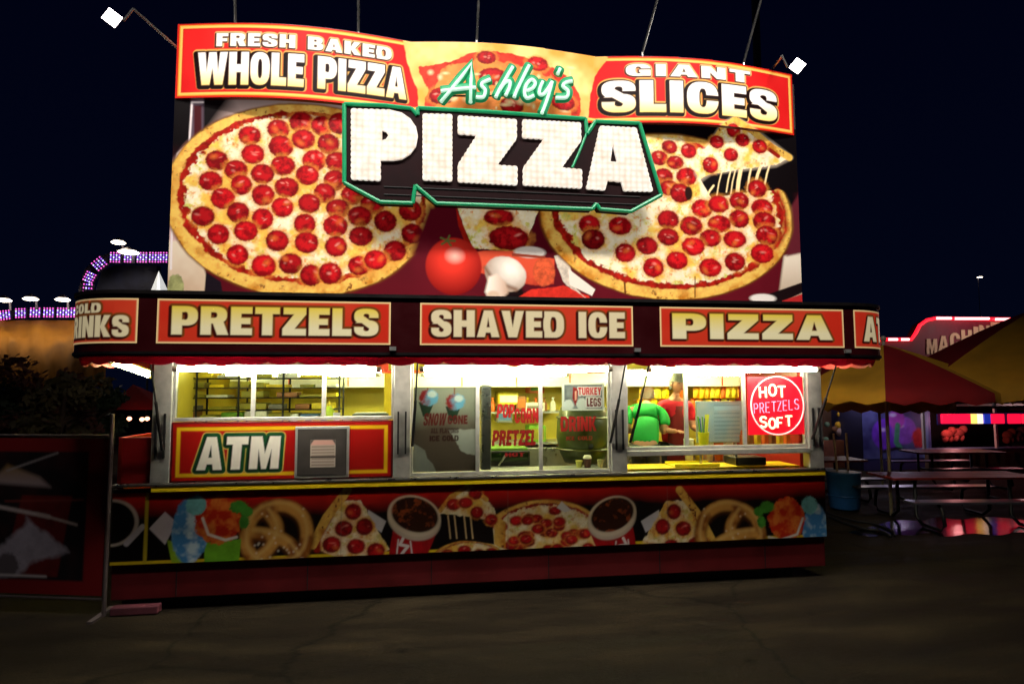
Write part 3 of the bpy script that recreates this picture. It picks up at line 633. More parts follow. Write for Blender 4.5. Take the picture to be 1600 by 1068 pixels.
LP = '390,212 435,202 471,191 503,197 530,193 439,229 474,218 513,225 395,241 339,251 442,259 369,266 491,251 527,253 410,272 480,274 523,282 329,283 377,289 448,293 411,305 348,310 507,302 550,305 483,318 441,324 528,326 582,319 317,338 372,332 410,342 562,338 602,346 641,329 476,350 524,353 644,365 341,366 384,361 433,376 479,379 525,385 564,369 617,392 371,398 412,415 454,412 486,430 516,427 561,415 587,406 600,275 627,300'
def peps(lst, ru, rv):
    out = []
    for i, q in enumerate(lst.split()):
        u, v = map(float, q.split(',')[:2]); k = float(q.split(',')[2]) if q.count(',') > 1 else 1
        c = TB(u, v); a = TB(u+ru*k, v); b_ = TB(u, v-rv*k); out.append((c[0], c[1], a[0]-c[0], b_[1]-c[1]))
    return out
c = TB(474, 312); a = TB(474+204, 312); b_ = TB(474, 312-148)
pizza(cv, c[0], c[1], a[0]-c[0], b_[1]-c[1], peps(LP, 18.2, 16.2), 1)
# middle: hanging slice, tomato, sausage, mushrooms
PB([(668, 320), (860, 320), (880, 400), (640, 400)], lin((84, 10, 24)), soft=.03, alpha=.8)
PB([(712, 318), (846, 318), (824, 372), (806, 392), (740, 388), (728, 362)], cheese_col, wob=.01, ws=20)
PB([(712, 322), (728, 362), (738, 386), (730, 388), (716, 352)], nz(SAUCE, .5))
q = TB(780, 340); pep(cv, q[0], q[1], .14, .085, 7); q = TB(795, 372); pep(cv, q[0], q[1], .19, .12, 8, .85)
PB([(735, 392), (800, 392), (866, 404), (866, 444), (836, 446), (745, 425)], lambda X, Z: mixc(lin((150, 30, 22)), lin((214, 78, 50)), (Z-2.72)*5+1.2*(fbm(X, Z, 14, 5)-.5)), wob=.01)
EB(850, 425, 17, 22, nz((206, 84, 48), .5, 24), wob=.06)
EB(828, 394, 24, 9, nz((222, 210, 196), .1)); PB([(800, 395), (852, 400), (852, 404), (800, 400)], lin((150, 60, 40)))
tx, tz = TB(709, 416)
cv.ell(tx, tz, .26, .27, lambda X, Z: mixc(lin((120, 8, 10)), lin((232, 56, 40)), 1.25-np.hypot(X-tx+.02, Z-tz-.06)/.27), soft=.03)
cv.ell(tx+.01, tz+.1, .06, .05, lin((250, 190, 170)), soft=.8, alpha=.9)
for a_ in range(5): cv.line([TB(699, 376), (TB(699, 376)[0]+.07*math.cos(a_*1.3), TB(699, 376)[1]+.05*math.sin(a_*1.3))], .018, lin((96, 100, 50)))
PB([(770, 440), (800, 428), (830, 470), (770, 470)], lin((22, 8, 10)), soft=.02)
mx_, mz = TB(790, 428)
cv.ell(mx_, mz, .2, .165, lambda X, Z: mixc(lin((150, 112, 84)), lin((250, 242, 226)), 1.05-np.hypot(X-mx_-.05, Z-mz-.05)/.27+.2*(fbm(X, Z, 9, 3)-.5)), -.35, wob=.03)
cv.line([TB(758, 418), TB(768, 434), TB(786, 444), TB(806, 452)], .035, lin((120, 80, 56)), alpha=.8, soft=.015)
PB([(764, 432), (776, 428), (790, 440), (794, 458), (784, 466), (764, 465), (758, 456)], lambda X, Z: mixc(lin((246, 232, 214)), lin((196, 156, 126)), (X-mx_+.16)*5), soft=.014)
EB(771, 460, 10, 6, lin((214, 184, 156)), soft=.3)
PB([(800, 470), (830, 452), (880, 446), (920, 462), (925, 472)], nz((206, 46, 34), .4), wob=.01)
PB([(866, 400), (884, 396), (900, 450), (920, 470), (880, 440)], nz((206, 190, 170), .4, 26), wob=.015)
PB([(888, 420), (930, 452), (925, 462), (890, 445)], lin((236, 224, 206)))
# right-hand pizza with the lifted slice
PB([(990, 186), (1240, 200), (1245, 330), (1000, 330)], lin((10, 5, 8)), soft=.05)
PB([(1225, 400), (1256, 392), (1258, 475), (1215, 475)], lambda X, Z: mixc(lin((170, 140, 110)), lin((232, 214, 190)), (Z-2.6)*2), soft=.015)
PB([(1232, 330), (1250, 300), (1254, 395), (1230, 400)], lin((96, 30, 40)), soft=.015)
PB([(1170, 470), (1256, 440), (1256, 456), (1215, 475)], lin((24, 12, 14))); EB(1192, 466, 20, 7, lin((236, 226, 214))); PB([(1222, 470), (1256, 458), (1256, 475), (1222, 475)], lin((186, 40, 40)))
c = TB(1047, 338); a = TB(1047+189, 338); b_ = TB(1047, 338-127)
pizza(cv, c[0], c[1], a[0]-c[0], b_[1]-c[1], [], 2)
PB([(878, 330), (980, 300), (1010, 212), (1065, 214), (1085, 250), (1085, 318), (940, 345)], cheese_col, soft=.02)
PB([(1092, 276), (1112, 272), (1210, 255), (1246, 258), (1246, 300), (1232, 302), (1216, 296), (1170, 300), (1112, 310)], lin((10, 4, 6)), wob=.01)
for k, (u0, v0, u1, v1, wd) in enumerate(((1143, 262, 1135, 300, .014), (1158, 262, 1152, 304, .04), (1175, 256, 1168, 298, .02), (1190, 256, 1180, 288, .03), (1205, 250, 1194, 292, .018), (1128, 268, 1120, 306, .012), (1149, 266, 1142, 303, .012), (1115, 290, 1105, 306, .02))):
    cv.line([TB(u0, v0), TB((u0+u1)/2-1, (v0+v1)/2), TB(u1, v1)], wd, lin((250, 220, 160)))
RP1 = '1046,230,.75 1076,236,.75 1030,247,.75 1055,254,.75 1037,276,.85 1073,276,.95 1046,294,.9 1063,302 1097,326 1123,319,.95 1155,314,.95 1183,295,.9 1191,325 1155,342,.95 1194,346 1124,350 1080,353 1044,343 1044,370 1011,384 977,395 1110,372 1148,374 1198,368 1083,385 1058,407 1021,418 1110,418 1148,409 1191,396,1.05 921,351 969,353 927,374,1.1'
for i, p in enumerate(peps(RP1, 17, 14.5)): pep(cv, *p, seed=900+i, dark=.8 if i == 32 else 1)
EB(1076, 302, 6, 11, lin((40, 14, 10)))
cv.line([TB(1086, 432), TB(1086, 464)], .012, lin((110, 60, 20))); cv.line([TB(976, 442), TB(977, 458)], .02, lin((110, 60, 20)))
cv.line([TB(1215, 300), TB(1226, 330), TB(1228, 360), TB(1214, 385)], .06, nz(SAUCE, .9, 26), soft=.02, alpha=.8)
SL = [(1085, 250), (1112, 222), (1128, 196), (1148, 184), (1170, 196), (1236, 246), (1212, 258), (1110, 270), (1094, 282), (1088, 272)]
def slice_on(c_, T_):
    P = [T_(*p) for p in SL]
    c_.poly(P, lin((252, 226, 196)), soft=.035, alpha=.7)
    c_.poly(P, cheese_col, wob=.012, ws=22)
    c_.line([T_(1150, 188), T_(1175, 204), T_(1206, 230), T_(1233, 246)], .075, crust_col); c_.line([T_(1186, 222), T_(1216, 244)], .05, nz(SAUCE, .6), alpha=.7)
    c_.line([T_(1112, 224), T_(1128, 198), T_(1146, 186)], .04, crust_col, alpha=.8)
    for i, q in enumerate(((1146, 204, .78), (1120, 222, .78), (1160, 219, .78), (1187, 229, .8), (1142, 242, .82), (1110, 258, .9))):
        c = T_(q[0], q[1]); pep(c_, c[0], c[1], .1*q[2], .088*q[2], 700+i)
slice_on(cv, TB)
m_bill = art_mat('lit_poster_vinyl', .42, .5, .1)
cv.make('printed_picture', m_bill, board, lambda X, Z: (X, YBD+0*X, Z))
# curved top banner: three bowed panels in a row
def ybow(X):
    X = np.asarray(X, float)
    return .1-np.where(X < 2.1, .13*np.sin(np.pi*np.clip((X-.05)/2.05, 0, 1)), np.where(X < 3.88, .085*np.sin(np.pi*np.clip((X-2.1)/1.78, 0, 1)), .13*np.sin(np.pi*np.clip((X-3.88)/2.1, 0, 1))))-.0
def TN(u, v):
    y = .05
    for _ in range(6): p = trace(u, v, y); y = float(ybow(p[0]))
    return (p[0], p[2])
z0b, z1b = 4.395, 5.085
xs = np.linspace(.04, 5.985, 120); ys = ybow(xs)
def banner_rim():
    b = MB(); vs = []
    for x, y in zip(xs, ys):
        top = 5.085-.045*max(0, (x-2.5)/3.5)**1.5
        vs += [(x, y+.004, z0b), (x, y+.004, top), (x, y+.05, top), (x, y+.05, z0b)]
    fs = [(4*i+k, 4*i+(k+1) % 4, 4*i+4+(k+1) % 4, 4*i+4+k) for i in range(len(xs)-1) for k in range(4)]+[(0, 3, 2, 1), (4*len(xs)-4, 4*len(xs)-3, 4*len(xs)-2, 4*len(xs)-1)]
    return b.add(vs, fs).build('banner', m_darkred, board)
bn = banner_rim()
cv = Print(.04, 5.985, z0b, z1b, .0056)
topz = lambda X: 5.085-.045*np.clip((X-2.5)/3.5, 0, 1)**1.5
RED = lambda X, Z: mixc(lin((214, 24, 26)), lin((234, 44, 40)), (fbm(X, Z, 1.6, 2)-.35)*2)
w_ = cv.win(0, 9, 0, 9)
edge = np.minimum(np.minimum(cv.Z-z0b, topz(cv.X)-cv.Z), np.minimum(cv.X-.04, 5.985-cv.X))
cv.C[:] = lin((200, 30, 20)); cv.blend(w_, (edge-.016)/.006, lin((250, 150, 50))); cv.blend(w_, (edge-.024)/.01, lin((255, 196, 96)), ) ; cv.blend(w_, (edge-.044)/.008, lin((190, 20, 20))); cv.blend(w_, (edge-.052)/.008, RED)
def PN(pts, col, **k): cv.poly([TN(*p) for p in pts], col, **k)
PN([(628, 50), (660, 60), (740, 55), (800, 58), (880, 72), (940, 80), (950, 90), (930, 120), (922, 150), (918, 190), (655, 180), (652, 140), (636, 100)], lambda X, Z: mixc(lin((252, 206, 128)), lin((232, 158, 66)), (fbm(X, Z, 4, 4)-.35)*2.4), wob=.012)
PN([(655, 105), (690, 100), (735, 85), (760, 81), (820, 88), (860, 104), (890, 120), (905, 150), (905, 190), (660, 180), (668, 140)], nz((206, 50, 32), .5, 16), wob=.03, ws=10)
PN([(690, 112), (740, 94), (800, 96), (860, 118), (890, 150), (890, 190), (680, 180), (680, 140)], nz((228, 128, 62), .4, 10), wob=.05, ws=8)
for i, (u, v, k) in enumerate(((690, 150, .12), (760, 90, .09), (840, 100, .1), (880, 160, .12), (800, 165, .12), (770, 120, .13), (830, 130, .1))):
    q = TN(u, v); pep(cv, q[0], q[1], k, k*.7, 820+i)
for k in range(40):
    rr = random.Random(k+3); q = TN(rr.uniform(670, 900), rr.uniform(105, 178)); cv.ell(q[0], q[1], rr.uniform(.01, .05), rr.uniform(.01, .03), lin((250, 214, 160)), soft=.5, alpha=.6, wob=.2)
def tb(t, u0, v0, u1, v1, col, outs, lift=None, **k):
    a = TN(u0, v1); b_ = TN(u1, v0); cv.text(t, a[0], b_[0], a[1], b_[1], col, outs, lift=lift, **k)
o1 = [(.016, lin((220, 190, 120)), 0, 0), (.011, lin((60, 10, 8)), -.006, -.006)]
o2 = [(.036, lin((226, 170, 90)), -.01, -.008), (.028, lin((20, 6, 6)), -.016, -.014), (.012, lin((40, 8, 6)), 0, 0)]
x0, zz = TN(338, 71); x1, _ = TN(612, 71)
cv.text('FRESH BAKED', x0, x1, 4.865, 4.985, lin((255, 246, 232)), o1, gap=.12)
x0, _ = TN(308, 130); x1, _ = TN(635, 150)
cv.text('WHOLE PIZZA', x0, x1, 4.51, 4.81, vgrad((250, 216, 120), 4.5, (255, 246, 236), 4.68), o2, gap=.07)
x0, _ = TN(978, 110); x1, _ = TN(1172, 120)
cv.text('GIANT', x0, x1, 4.865, 4.985, lin((255, 246, 232)), o1, gap=.14)
x0, _ = TN(940, 150); x1, _ = TN(1214, 170)
cv.text('SLICES', x0, x1, 4.5, 4.82, vgrad((250, 216, 120), 4.5, (255, 246, 236), 4.68), o2, gap=.09)
slice_on(cv, TN)
cv.A[:] = (cv.Z < topz(cv.X))
cv.make('printed_picture', m_bill, bn, lambda X, Z: (X, ybow(X), Z), cull=True)
# boxed neon word sign in front of the banner
YL = -.14
def TL(u, v): p = trace(u, v, YL); return (p[0], p[2])
box = thing('letter_sign', (3.0, .0, 3.7), 'black boxed word sign with big white bulb letters and a green edge', 'letter sign')
OUT = [(538, 163), (600, 165), (643, 170), (652, 180), (653, 169), (760, 175), (915, 186), (917, 210), (930, 190), (999, 193), (1033, 305), (985, 331), (937, 327), (932, 319), (925, 327), (682, 318), (649, 290), (645, 318), (594, 316), (538, 286)]
P2 = [TL(*p) for p in OUT]
extrude_shape('sign_box', [P2], lambda p: (p[0], YL, p[1]), (0, .12, 0), mat('black_face', (30, 9, 12), .6, noise=.25, nscale=5, spec=.1), box)
b = MB(); C3 = [(p[0], YL-.006, p[1]) for p in P2]+[(P2[0][0], YL-.006, P2[0][1])]
for i in range(len(C3)-1): b.tube([C3[i], C3[i+1]], .019, 8)
q0, q1, q2 = TL(916, 210), TL(904, 240), TL(894, 262); q3, q4 = TL(903, 260), TL(894, 258)
b.tube([(q0[0], YL-.006, q0[1]), (q1[0], YL-.006, q1[1]), (q2[0], YL-.006, q2[1])], .012, 8)
b.build('green_edge', mat('green_enamel', (18, 150, 96), .35, emit=.12, ecol=(16, 150, 96), sample=False), box, smooth=False)
for v_ in (300, 312):
    a_, c_ = TL(600, v_-8), TL(1000, v_+8)
    MB().tube([(a_[0], YL-.003, a_[1]), (c_[0], YL-.003, c_[1])], .006, 6).build('seam', m_dark, box)
# channel letters with dotted bulb faces
def bulb_mat():
    m = bpy.data.materials.new('bulb_letter_face'); m.use_nodes = True; n = m.node_tree; b = n.nodes['Principled BSDF']
    tcn = n.nodes.new('ShaderNodeTexCoord'); v = n.nodes.new('ShaderNodeTexVoronoi'); v.inputs['Scale'].default_value = 15; v.inputs['Randomness'].default_value = .12
    n.links.new(tcn.outputs['Object'], v.inputs['Vector'])
    t = n.nodes.new('ShaderNodeTexNoise'); t.inputs['Scale'].default_value = 9; n.links.new(tcn.outputs['Object'], t.inputs['Vector'])
    r = n.nodes.new('ShaderNodeValToRGB'); r.color_ramp.elements[0].position = .1; r.color_ramp.elements[0].color = (*lin((255, 246, 236)), 1); r.color_ramp.elements[1].position = .9; r.color_ramp.elements[1].color = (*lin((214, 188, 160)), 1)
    x = n.nodes.new('ShaderNodeMath'); x.operation = 'MULTIPLY_ADD'; n.links.new(v.outputs['Distance'], x.inputs[0]); x.inputs[1].default_value = .75; n.links.new(t.outputs['Fac'], x.inputs[2])
    y = n.nodes.new('ShaderNodeMath'); y.operation = 'SUBTRACT'; n.links.new(x.outputs[0], y.inputs[0]); y.inputs[1].default_value = .42
    n.links.new(y.outputs[0], r.inputs[0]); n.links.new(r.outputs[0], b.inputs['Base Color']); n.links.new(r.outputs[0], b.inputs['Emission Color']); b.inputs['Emission Strength'].default_value = .62; b.inputs['Specular IOR Level'].default_value = .1
    mm = n.nodes.new('ShaderNodeMixRGB'); mm.blend_type = 'MULTIPLY'; mm.inputs[0].default_value = 1; mm.inputs[2].default_value = (.55, .55, .55, 1); n.links.new(r.outputs[0], mm.inputs[1]); n.links.new(mm.outputs[0], b.inputs['Base Color'])
    return m
m_bulb = bulb_mat(); YQ = YL-.03
def TQ(u, v): p = trace(u, v, YQ); return (p[0], p[2])
Pc = [(549, 170), (612, 172), (628, 176), (641, 185), (650, 198), (653, 212), (650, 228), (641, 240), (628, 248), (615, 250), (594, 250), (594, 281), (549, 279)]
LET = [('P', [Pc, [(597, 203), (603, 205), (607, 211), (603, 217), (597, 219)]]),
       ('I', [[(661, 178), (706, 179), (706, 282), (661, 280)]]),
       ('Z', [[(716, 181), (807, 187), (807, 216), (776, 258), (808, 260), (808, 288), (716, 283), (716, 257), (746, 210), (716, 208)]]),
       ('Z', [[(817, 187), (907, 192), (908, 219), (877, 262), (909, 265), (909, 293), (818, 288), (818, 262), (851, 216), (817, 214)]]),
       ('A', [[(938, 197), (994, 200), (1020, 298), (975, 297), (971, 283), (950, 281), (946, 296), (917, 294)], [(958, 224), (965, 253), (954, 252)]])]
def wavy(P, jag):
    o = []
    for i in range(len(P)):
        a = np.array(P[i]); b_ = np.array(P[(i+1) % len(P)]); L = np.hypot(*(b_-a)); k = max(1, int(L/.045)) if jag else 1
        d = (b_-a)/(L+1e-9); nn = np.array([-d[1], d[0]])
        for j in range(k*3 if jag else 1):
            t = j/(k*3 if jag else 1); o.append(tuple(a+(b_-a)*t+(nn*.006*(1 if j % 3 == 1 else 0 if j % 3 == 0 else 1) if jag and L > .12 else 0)))
    return o
for nm, cs in LET:
    cc = [wavy([TQ(*p) for p in c], i == 0) for i, c in enumerate(cs)]
    extrude_shape('letter', cc, lambda p: (p[0], YQ, p[1]), (0, .0285, 0), m_bulb, box)
# script letters above it: glowing white strokes on a wider green channel
scr = thing('script_sign', (2.9, -.1, 4.6), 'slanted green and white neon script word above the big bulb letters', 'neon sign')
def Z2(x, y): return (620+x/3.56, 40+y/3.56)
STR = [[[(245, 425), (300, 360), (360, 285), (415, 210), (412, 300), (410, 430)], [(245, 365), (330, 355), (440, 345)]],
       [[(520, 300), (480, 318), (472, 335), (492, 362), (480, 398), (440, 398)]],
       [[(645, 230), (610, 290), (570, 360), (550, 400)], [(570, 362), (600, 320), (628, 312), (626, 345), (605, 390)]],
       [[(736, 222), (702, 290), (668, 360), (652, 400)]],
       [[(718, 366), (754, 350), (770, 322), (750, 302), (722, 328), (710, 372), (724, 404), (762, 390)]],
       [[(812, 312), (796, 350), (794, 382), (816, 382), (840, 352), (864, 312)], [(864, 312), (846, 380), (826, 440), (806, 490)]],
       [[(908, 240), (894, 272)]],
       [[(976, 310), (940, 318), (924, 338), (952, 365), (942, 400), (884, 402)]]]
m_gr = mat('green_neon', (24, 140, 92), .5, emit=.3, ecol=(30, 165, 104), sample=False)
m_wn = mat('white_neon', (170, 230, 196), .3, emit=.6, ecol=(214, 255, 228), sample=False)
for L in STR:
    bg_, bw = MB(), MB()
    for st in L:
        pts = [st[0], st[1]] if len(st) == 2 else st
        pp = [(q.x, q.y) for q in (smooth_path(pts) if len(pts) > 2 and not (len(pts) == 6 and pts[3] == (415, 210)) else [Vector((*p, 0)) for p in pts])]
        g3 = [trace(*Z2(*q), -.15) for q in pp]; w3 = [trace(*Z2(*q), -.185) for q in pp]
        bg_.tube(g3, .046, 10); bw.tube(w3, .0175, 8)
    k = bg_.build('letter', m_gr, scr, smooth=True); bw.build('neon_tube', m_wn, k, smooth=True)
MB().tube([trace(690, 150, -.1), trace(890, 150, -.1)], .008, 6).build('mounting_rail', m_dark, scr)
# ------------------------------------------------------------------ lamps on arms over the billboard
GL = 'lamps on arms over the billboard'
names = ['far left end', 'left panel', 'middle', 'right panel', 'far right end']
for k, ((u0, v0), (u1, v1)) in enumerate((((368, 36), (367, 0)), ((560, 50), (560, 0)), ((745, 63), (748, 0)), ((1004, 82), (1027, 0)), ((1162, 98), (1189, 0)))):
    p = trace(u0, v0, float(ybow(trace(u0, v0, .05)[0]))+.06); q = trace(u1, v1, p[1]-(.1, .13, .16, .26, .3)[k]); d = Vector(q)-Vector(p)
    bend = Vector(p)+d*2.4; e = Vector((bend.x, -2.5, 6.6))
    t = thing('arm_lamp', tuple(p), 'thin metal lamp arm rising from the banner top, %s' % ('above the word fresh', 'above the word baked', 'above the script sign', 'above the word giant', 'near the right corner')[k], 'lamp arm', GL)
    MB().tube([tuple(Vector(p)-Vector((0, 0, .1))), tuple(p), tuple(bend), tuple(e)], .013, 8).build('arm', m_steel, t)
    hd = MB().box((e.x-.22, e.y-.1, e.z-.02), (e.x+.22, e.y+.08, e.z+.1)).build('lamp_head', m_black, t, bevel=.02)
    light('lamp_light', (e.x, e.y-.0, e.z-.04), 29, (.9, .4), (e.x*.9+.3, .12, 3.2), t, (1, .95, .88), spread=96)
for u, v, u2, v2, u3, v3, nm, zr in ((277, 75, 208, 14, 175, 28, 'left', 28), (1206, 109, 1222, 88, 1246, 103, 'right', 45)):
    a = trace(u, v, .12); m_ = trace(u2, v2, -.25); e = trace(u3, v3, -.5)
    t = thing('flood_lamp', tuple(a), 'bright square white floodlight on a thin arm at the %s top corner of the billboard' % nm, 'floodlight', 'square floodlights beside the billboard')
    MB().tube([tuple(a), tuple(m_)], .012, 8).tube([tuple(m_), tuple(Vector(m_)*.3+Vector(e)*.7+Vector((0, .08, 0)))], .01, 8).build('arm', m_steel, t)
    n_ = (Vector(CAM)-Vector(e)); n_.z = -1.2; n_.normalize(); sd = n_.cross(Vector((0, 0, 1))).normalized(); upp = sd.cross(n_)
    an = math.radians(zr); s1, s2 = sd*math.cos(an)+upp*math.sin(an), -sd*math.sin(an)+upp*math.cos(an)
    h = .05; E3 = Vector(e)
    def quad(o_, h_): return [E3+o_+s1*h_+s2*h_, E3+o_-s1*h_+s2*h_, E3+o_-s1*h_-s2*h_, E3+o_+s1*h_-s2*h_]
    MB().add(quad(n_*-.002, h*1.1)+quad(n_*-.07, h*.8), [(0, 1, 2, 3), (7, 6, 5, 4), (0, 4, 5, 1), (1, 5, 6, 2), (2, 6, 7, 3), (3, 7, 4, 0)]).build('lamp_head', m_black, t)
    light('flood_light', tuple(E3+n_*.05), 6, .06, None, t, (1, .93, .85), kind='POINT')
    MB().add(quad(n_*.001, h)+quad(n_*.004, h*.96), [(0, 1, 2, 3), (7, 6, 5, 4), (0, 4, 5, 1), (1, 5, 6, 2), (2, 6, 7, 3), (3, 7, 4, 0)]).build('lens', m_flood, t)
# ------------------------------------------------------------------ inside the stand
def pt(u, v, y): return tuple(trace(u, v, y))
def pbox(u0, v0, u1, v1, y, d, name, m, parent=None, bevel=0, loc=True):
    a = trace(u0, v1, y); b_ = trace(u1, v0, y)
    return MB().box((a[0], y, a[2]), (b_[0], y+d, b_[2])).build(name, m, parent, bevel=bevel)
# fitted cupboards, soffit and back counter belong to the trailer
cab = MB().box((.2, 1.35, 1.83), (XR-.1, 2.15, 2.02)).build('overhead_cupboard', m_white, stand, bevel=.01)
MB().box((.2, 1.335, 1.985), (XR-.1, 1.349, 2.02)).build('trim', m_orange, cab)
for x in np.arange(.8, 6, .62): MB().box((x, 1.338, 1.84), (x+.012, 1.349, 1.98)).build('door_gap', m_orange, cab)
MB().box((.2, 1.6, .49), (XR-.1, 2.15, 1.12)).build('back_counter', m_steel, stand, bevel=.01)
MB().box((.2, .12, .49), (2.0, .5, 1.5)).build('front_cupboard', m_white, stand)
MB().box((2.15, .14, .49), (3.95, .5, 1.05)).build('front_counter', m_alu, stand)
MB().box((4.12, .14, .49), (5.94, .5, 1.05)).build('front_counter', m_yellow, stand)
for a in ((1.72, 1.9, 1.02, .05), (3.78, 3.96, 1.02, .05)):
    MB().box((a[0], .55, 1.98), (a[1], .6, 2.12)).build('orange_panel', mat('orange_plastic', (236, 62, 14), .5), stand)
MB().box((1.86, .62, 1.5), (1.97, .72, 1.97)).build('yellow_column', m_yellow, stand)
def th(name, label, cat, o, group=None): return tag(o, label, cat, group)
P_ = lambda n, c, **k: mat(n, c, k.pop('rough', .5), noise=.18, nscale=12, **k)
m_pk = [P_('olive_carton', (150, 142, 40)), P_('yellow_carton', (232, 206, 40)), P_('brown_carton', (150, 96, 46)), P_('white_carton', (236, 232, 214)), P_('orange_carton', (226, 110, 30)), P_('grey_carton', (120, 116, 104)), P_('green_carton', (110, 160, 40)), P_('blue_carton', (70, 110, 150))]
cnames = ['olive', 'yellow', 'brown', 'white', 'orange', 'grey', 'green', 'blue']
# wire rack behind the left window
ry = .8
rack = thing('wire_rack', tuple(trace(400, 655, ry)*[1, 1, 0]+[0, 0, .49]), 'dark wire rack of cartons behind the left serving window', 'wire rack')
xa, xb = trace(264, 640, ry)[0], trace(530, 640, ry)[0]
zs = [trace(400, v, ry)[2] for v in (653, 640.5, 621.5, 606, 591)]
xs_ = [xa, trace(306, 640, ry)[0], trace(372, 640, ry)[0], trace(442, 640, ry)[0], xb]
for i, x in enumerate(xs_):
    for y in (ry, ry+.3): MB().tube([(x, y, .49), (x, y, 2.0)], .01, 6).build('post', m_dark, rack)
for z in zs:
    b = MB()
    for y in np.linspace(ry, ry+.3, 6): b.tube([(xa, y, z), (xb, y, z)], .005, 5)
    for x in np.arange(xa, xb, .12): b.tube([(x, ry, z), (x, ry+.3, z)], .004, 5)
    b.build('shelf', m_dark, rack)
rr = random.Random(12); ordn = ['first', 'second', 'third', 'fourth', 'fifth', 'sixth', 'seventh', 'eighth', 'ninth']
rows = ['bottom', 'second lowest', 'middle', 'second highest', 'top']
pal = [[2, 0, 6, 3, 0, 7, 3, 1], [5, 0, 0, 5, 2, 1, 3, 1], [0, 3, 0, 2, 0, 1, 1, 3], [0, 1, 0, 0, 1, 0, 3, 3], [6, 1, 3, 0, 3, 1, 0, 3]]
for r_, z in enumerate(zs):
    x = xa+.03; k = 0
    while x < xb-.12 and k < 8:
        w0 = rr.uniform(.14, .3); h0 = rr.choice((.025, .03, .04, .05, .062)); c = pal[r_][k]
        if x+w0 > xb-.01: w0 = xb-.012-x
        o = MB().box((x, ry+.02, z+.006), (x+w0-.02, ry+.24, z+.006+h0)).add([(x+.01, ry+.018, z+.02), (x+w0-.03, ry+.018, z+.02), (x+w0-.03, ry+.018, z+h0-.01), (x+.01, ry+.018, z+h0-.01)], [(0, 1, 2, 3)]).build('carton', m_pk[c], None, bevel=.006, loc=(x, ry, z))
        tag(o, '%s carton, %s from the left on the %s shelf of the wire rack' % (cnames[c], ordn[k], rows[r_]), 'carton', 'cartons on the wire rack')
        x += w0+rr.choice((0, 0, .03, .1)); k += 1
# things standing on the ledge behind the left window
def cup(x, y, z, r, h, m, label, cat='cup', name='cup', group=None, lid=None):
    t = thing(name, (x, y, z), label, cat, group)
    MB().lathe((x, y, z), [(r*.72, 0), (r*.8, h*.3), (r*.98, h*.95), (r*1.04, h), (r*.94, h*.985), (r*.7, h*.1)], 20).build('wall', m, t, smooth=True)
    if lid: MB().lathe((x, y, z+h), [(r*1.06, 0), (r*1.06, .012), (r*.8, .03), (r*.2, .034)], 20).build('lid', lid, t)
    return t
def pcup(u, v, y, r, h, m, label, **k):
    p = trace(u, v, y); return cup(p[0], y, p[2], r, h, m, label, **k)
zl = 1.502
for u, m, n, h in ((460, P_('white_plastic', (240, 238, 230)), 'white cup', .09), (482, P_('purple_plastic', (60, 40, 90)), 'purple cup', .07), (506, P_('blue_plastic', (90, 140, 170)), 'blue cup', .06), (526, P_('pale_plastic', (226, 216, 236)), 'lilac cup', .1), (541, m_white, 'cream cup', .07)):
    x = trace(u, 650, .3)[0]; cup(x, .3, zl, .035, h, m, 'small %s on the ledge behind the left serving window' % n, group='cups on the ledge behind the left window')
x = trace(512, 650, .32)[0]
o = thing('squeeze_bottle', (x, .4, zl), 'yellow green squeeze bottle on the ledge behind the left window', 'bottle')
MB().lathe((x, .4, zl), [(.045, 0), (.05, .02), (.05, .1), (.03, .14), (.014, .16)], 16).build('bottle_body', P_('lime_plastic', (190, 214, 40)), o, smooth=True)
MB().lathe((x, .4, zl+.16), [(.016, 0), (.014, .012), (.005, .05)], 12).build('nozzle', m_yellow, o)
t = thing('napkin_box', (1.78, .3, zl), 'long grey counter box at the right end of the left window ledge', 'box')
MB().box((1.6, .22, zl), (1.92, .38, zl+.09)).build('box_body', P_('slate_plastic', (84, 88, 74)), t, bevel=.01)
MB().box((1.62, .24, zl+.091), (1.9, .36, zl+.1)).build('lid', m_white, t, bevel=.004)
# middle window: popcorn warmer, drink barrel, poster, cups
t = thing('warmer_cabinet', (3.05, .65, 1.05), 'dark food warmer with a glass front behind the middle window', 'food warmer')
MB().box((2.88, .55, 1.052), (3.3, .95, 1.2)).build('cabinet', m_black, t, bevel=.01)
MB().box((2.9, .542, 1.1), (3.28, .549, 1.18)).build('glass_front', mat('dark_glass', (24, 40, 12), .1), t)
MB().tube([(2.98, .53, 1.06), (3.05, .53, 1.16)], .01, 8).build('handle', m_steel, t)
MB().box((2.9, .57, 1.201), (3.28, .93, 1.225)).build('top_plate', P_('green_enamel_top', (96, 140, 26)), t, bevel=.005)
for k, (u0, v0, u1, v1, c, n) in enumerate(((778, 612, 810, 632, 1, 'tall yellow'), (806, 618, 822, 640, 2, 'brown'), (826, 600, 850, 614, 4, 'orange'), (820, 628, 850, 642, 3, 'wide white'), (776, 634, 800, 660, 5, 'grey'), (826, 664, 852, 690, 6, 'green'))):
    a = trace(u0, v1, 1.7); b_ = trace(u1, v0, 1.7)
    t = thing('carton', ((a[0]+b_[0])/2, 1.7, a[2]), '%s carton on the back wall shelves behind the middle window' % n, 'carton', 'cartons behind the middle window')
    MB().box((a[0], 1.66, a[2]), (b_[0], 1.95, b_[2])).build('box_body', m_pk[c], t, bevel=.01); MB().box((a[0]+.02, 1.655, a[2]+.03), (b_[0]-.02, 1.659, b_[2]-.04)).build('printed_label', m_pk[(c+2) % 8], t)
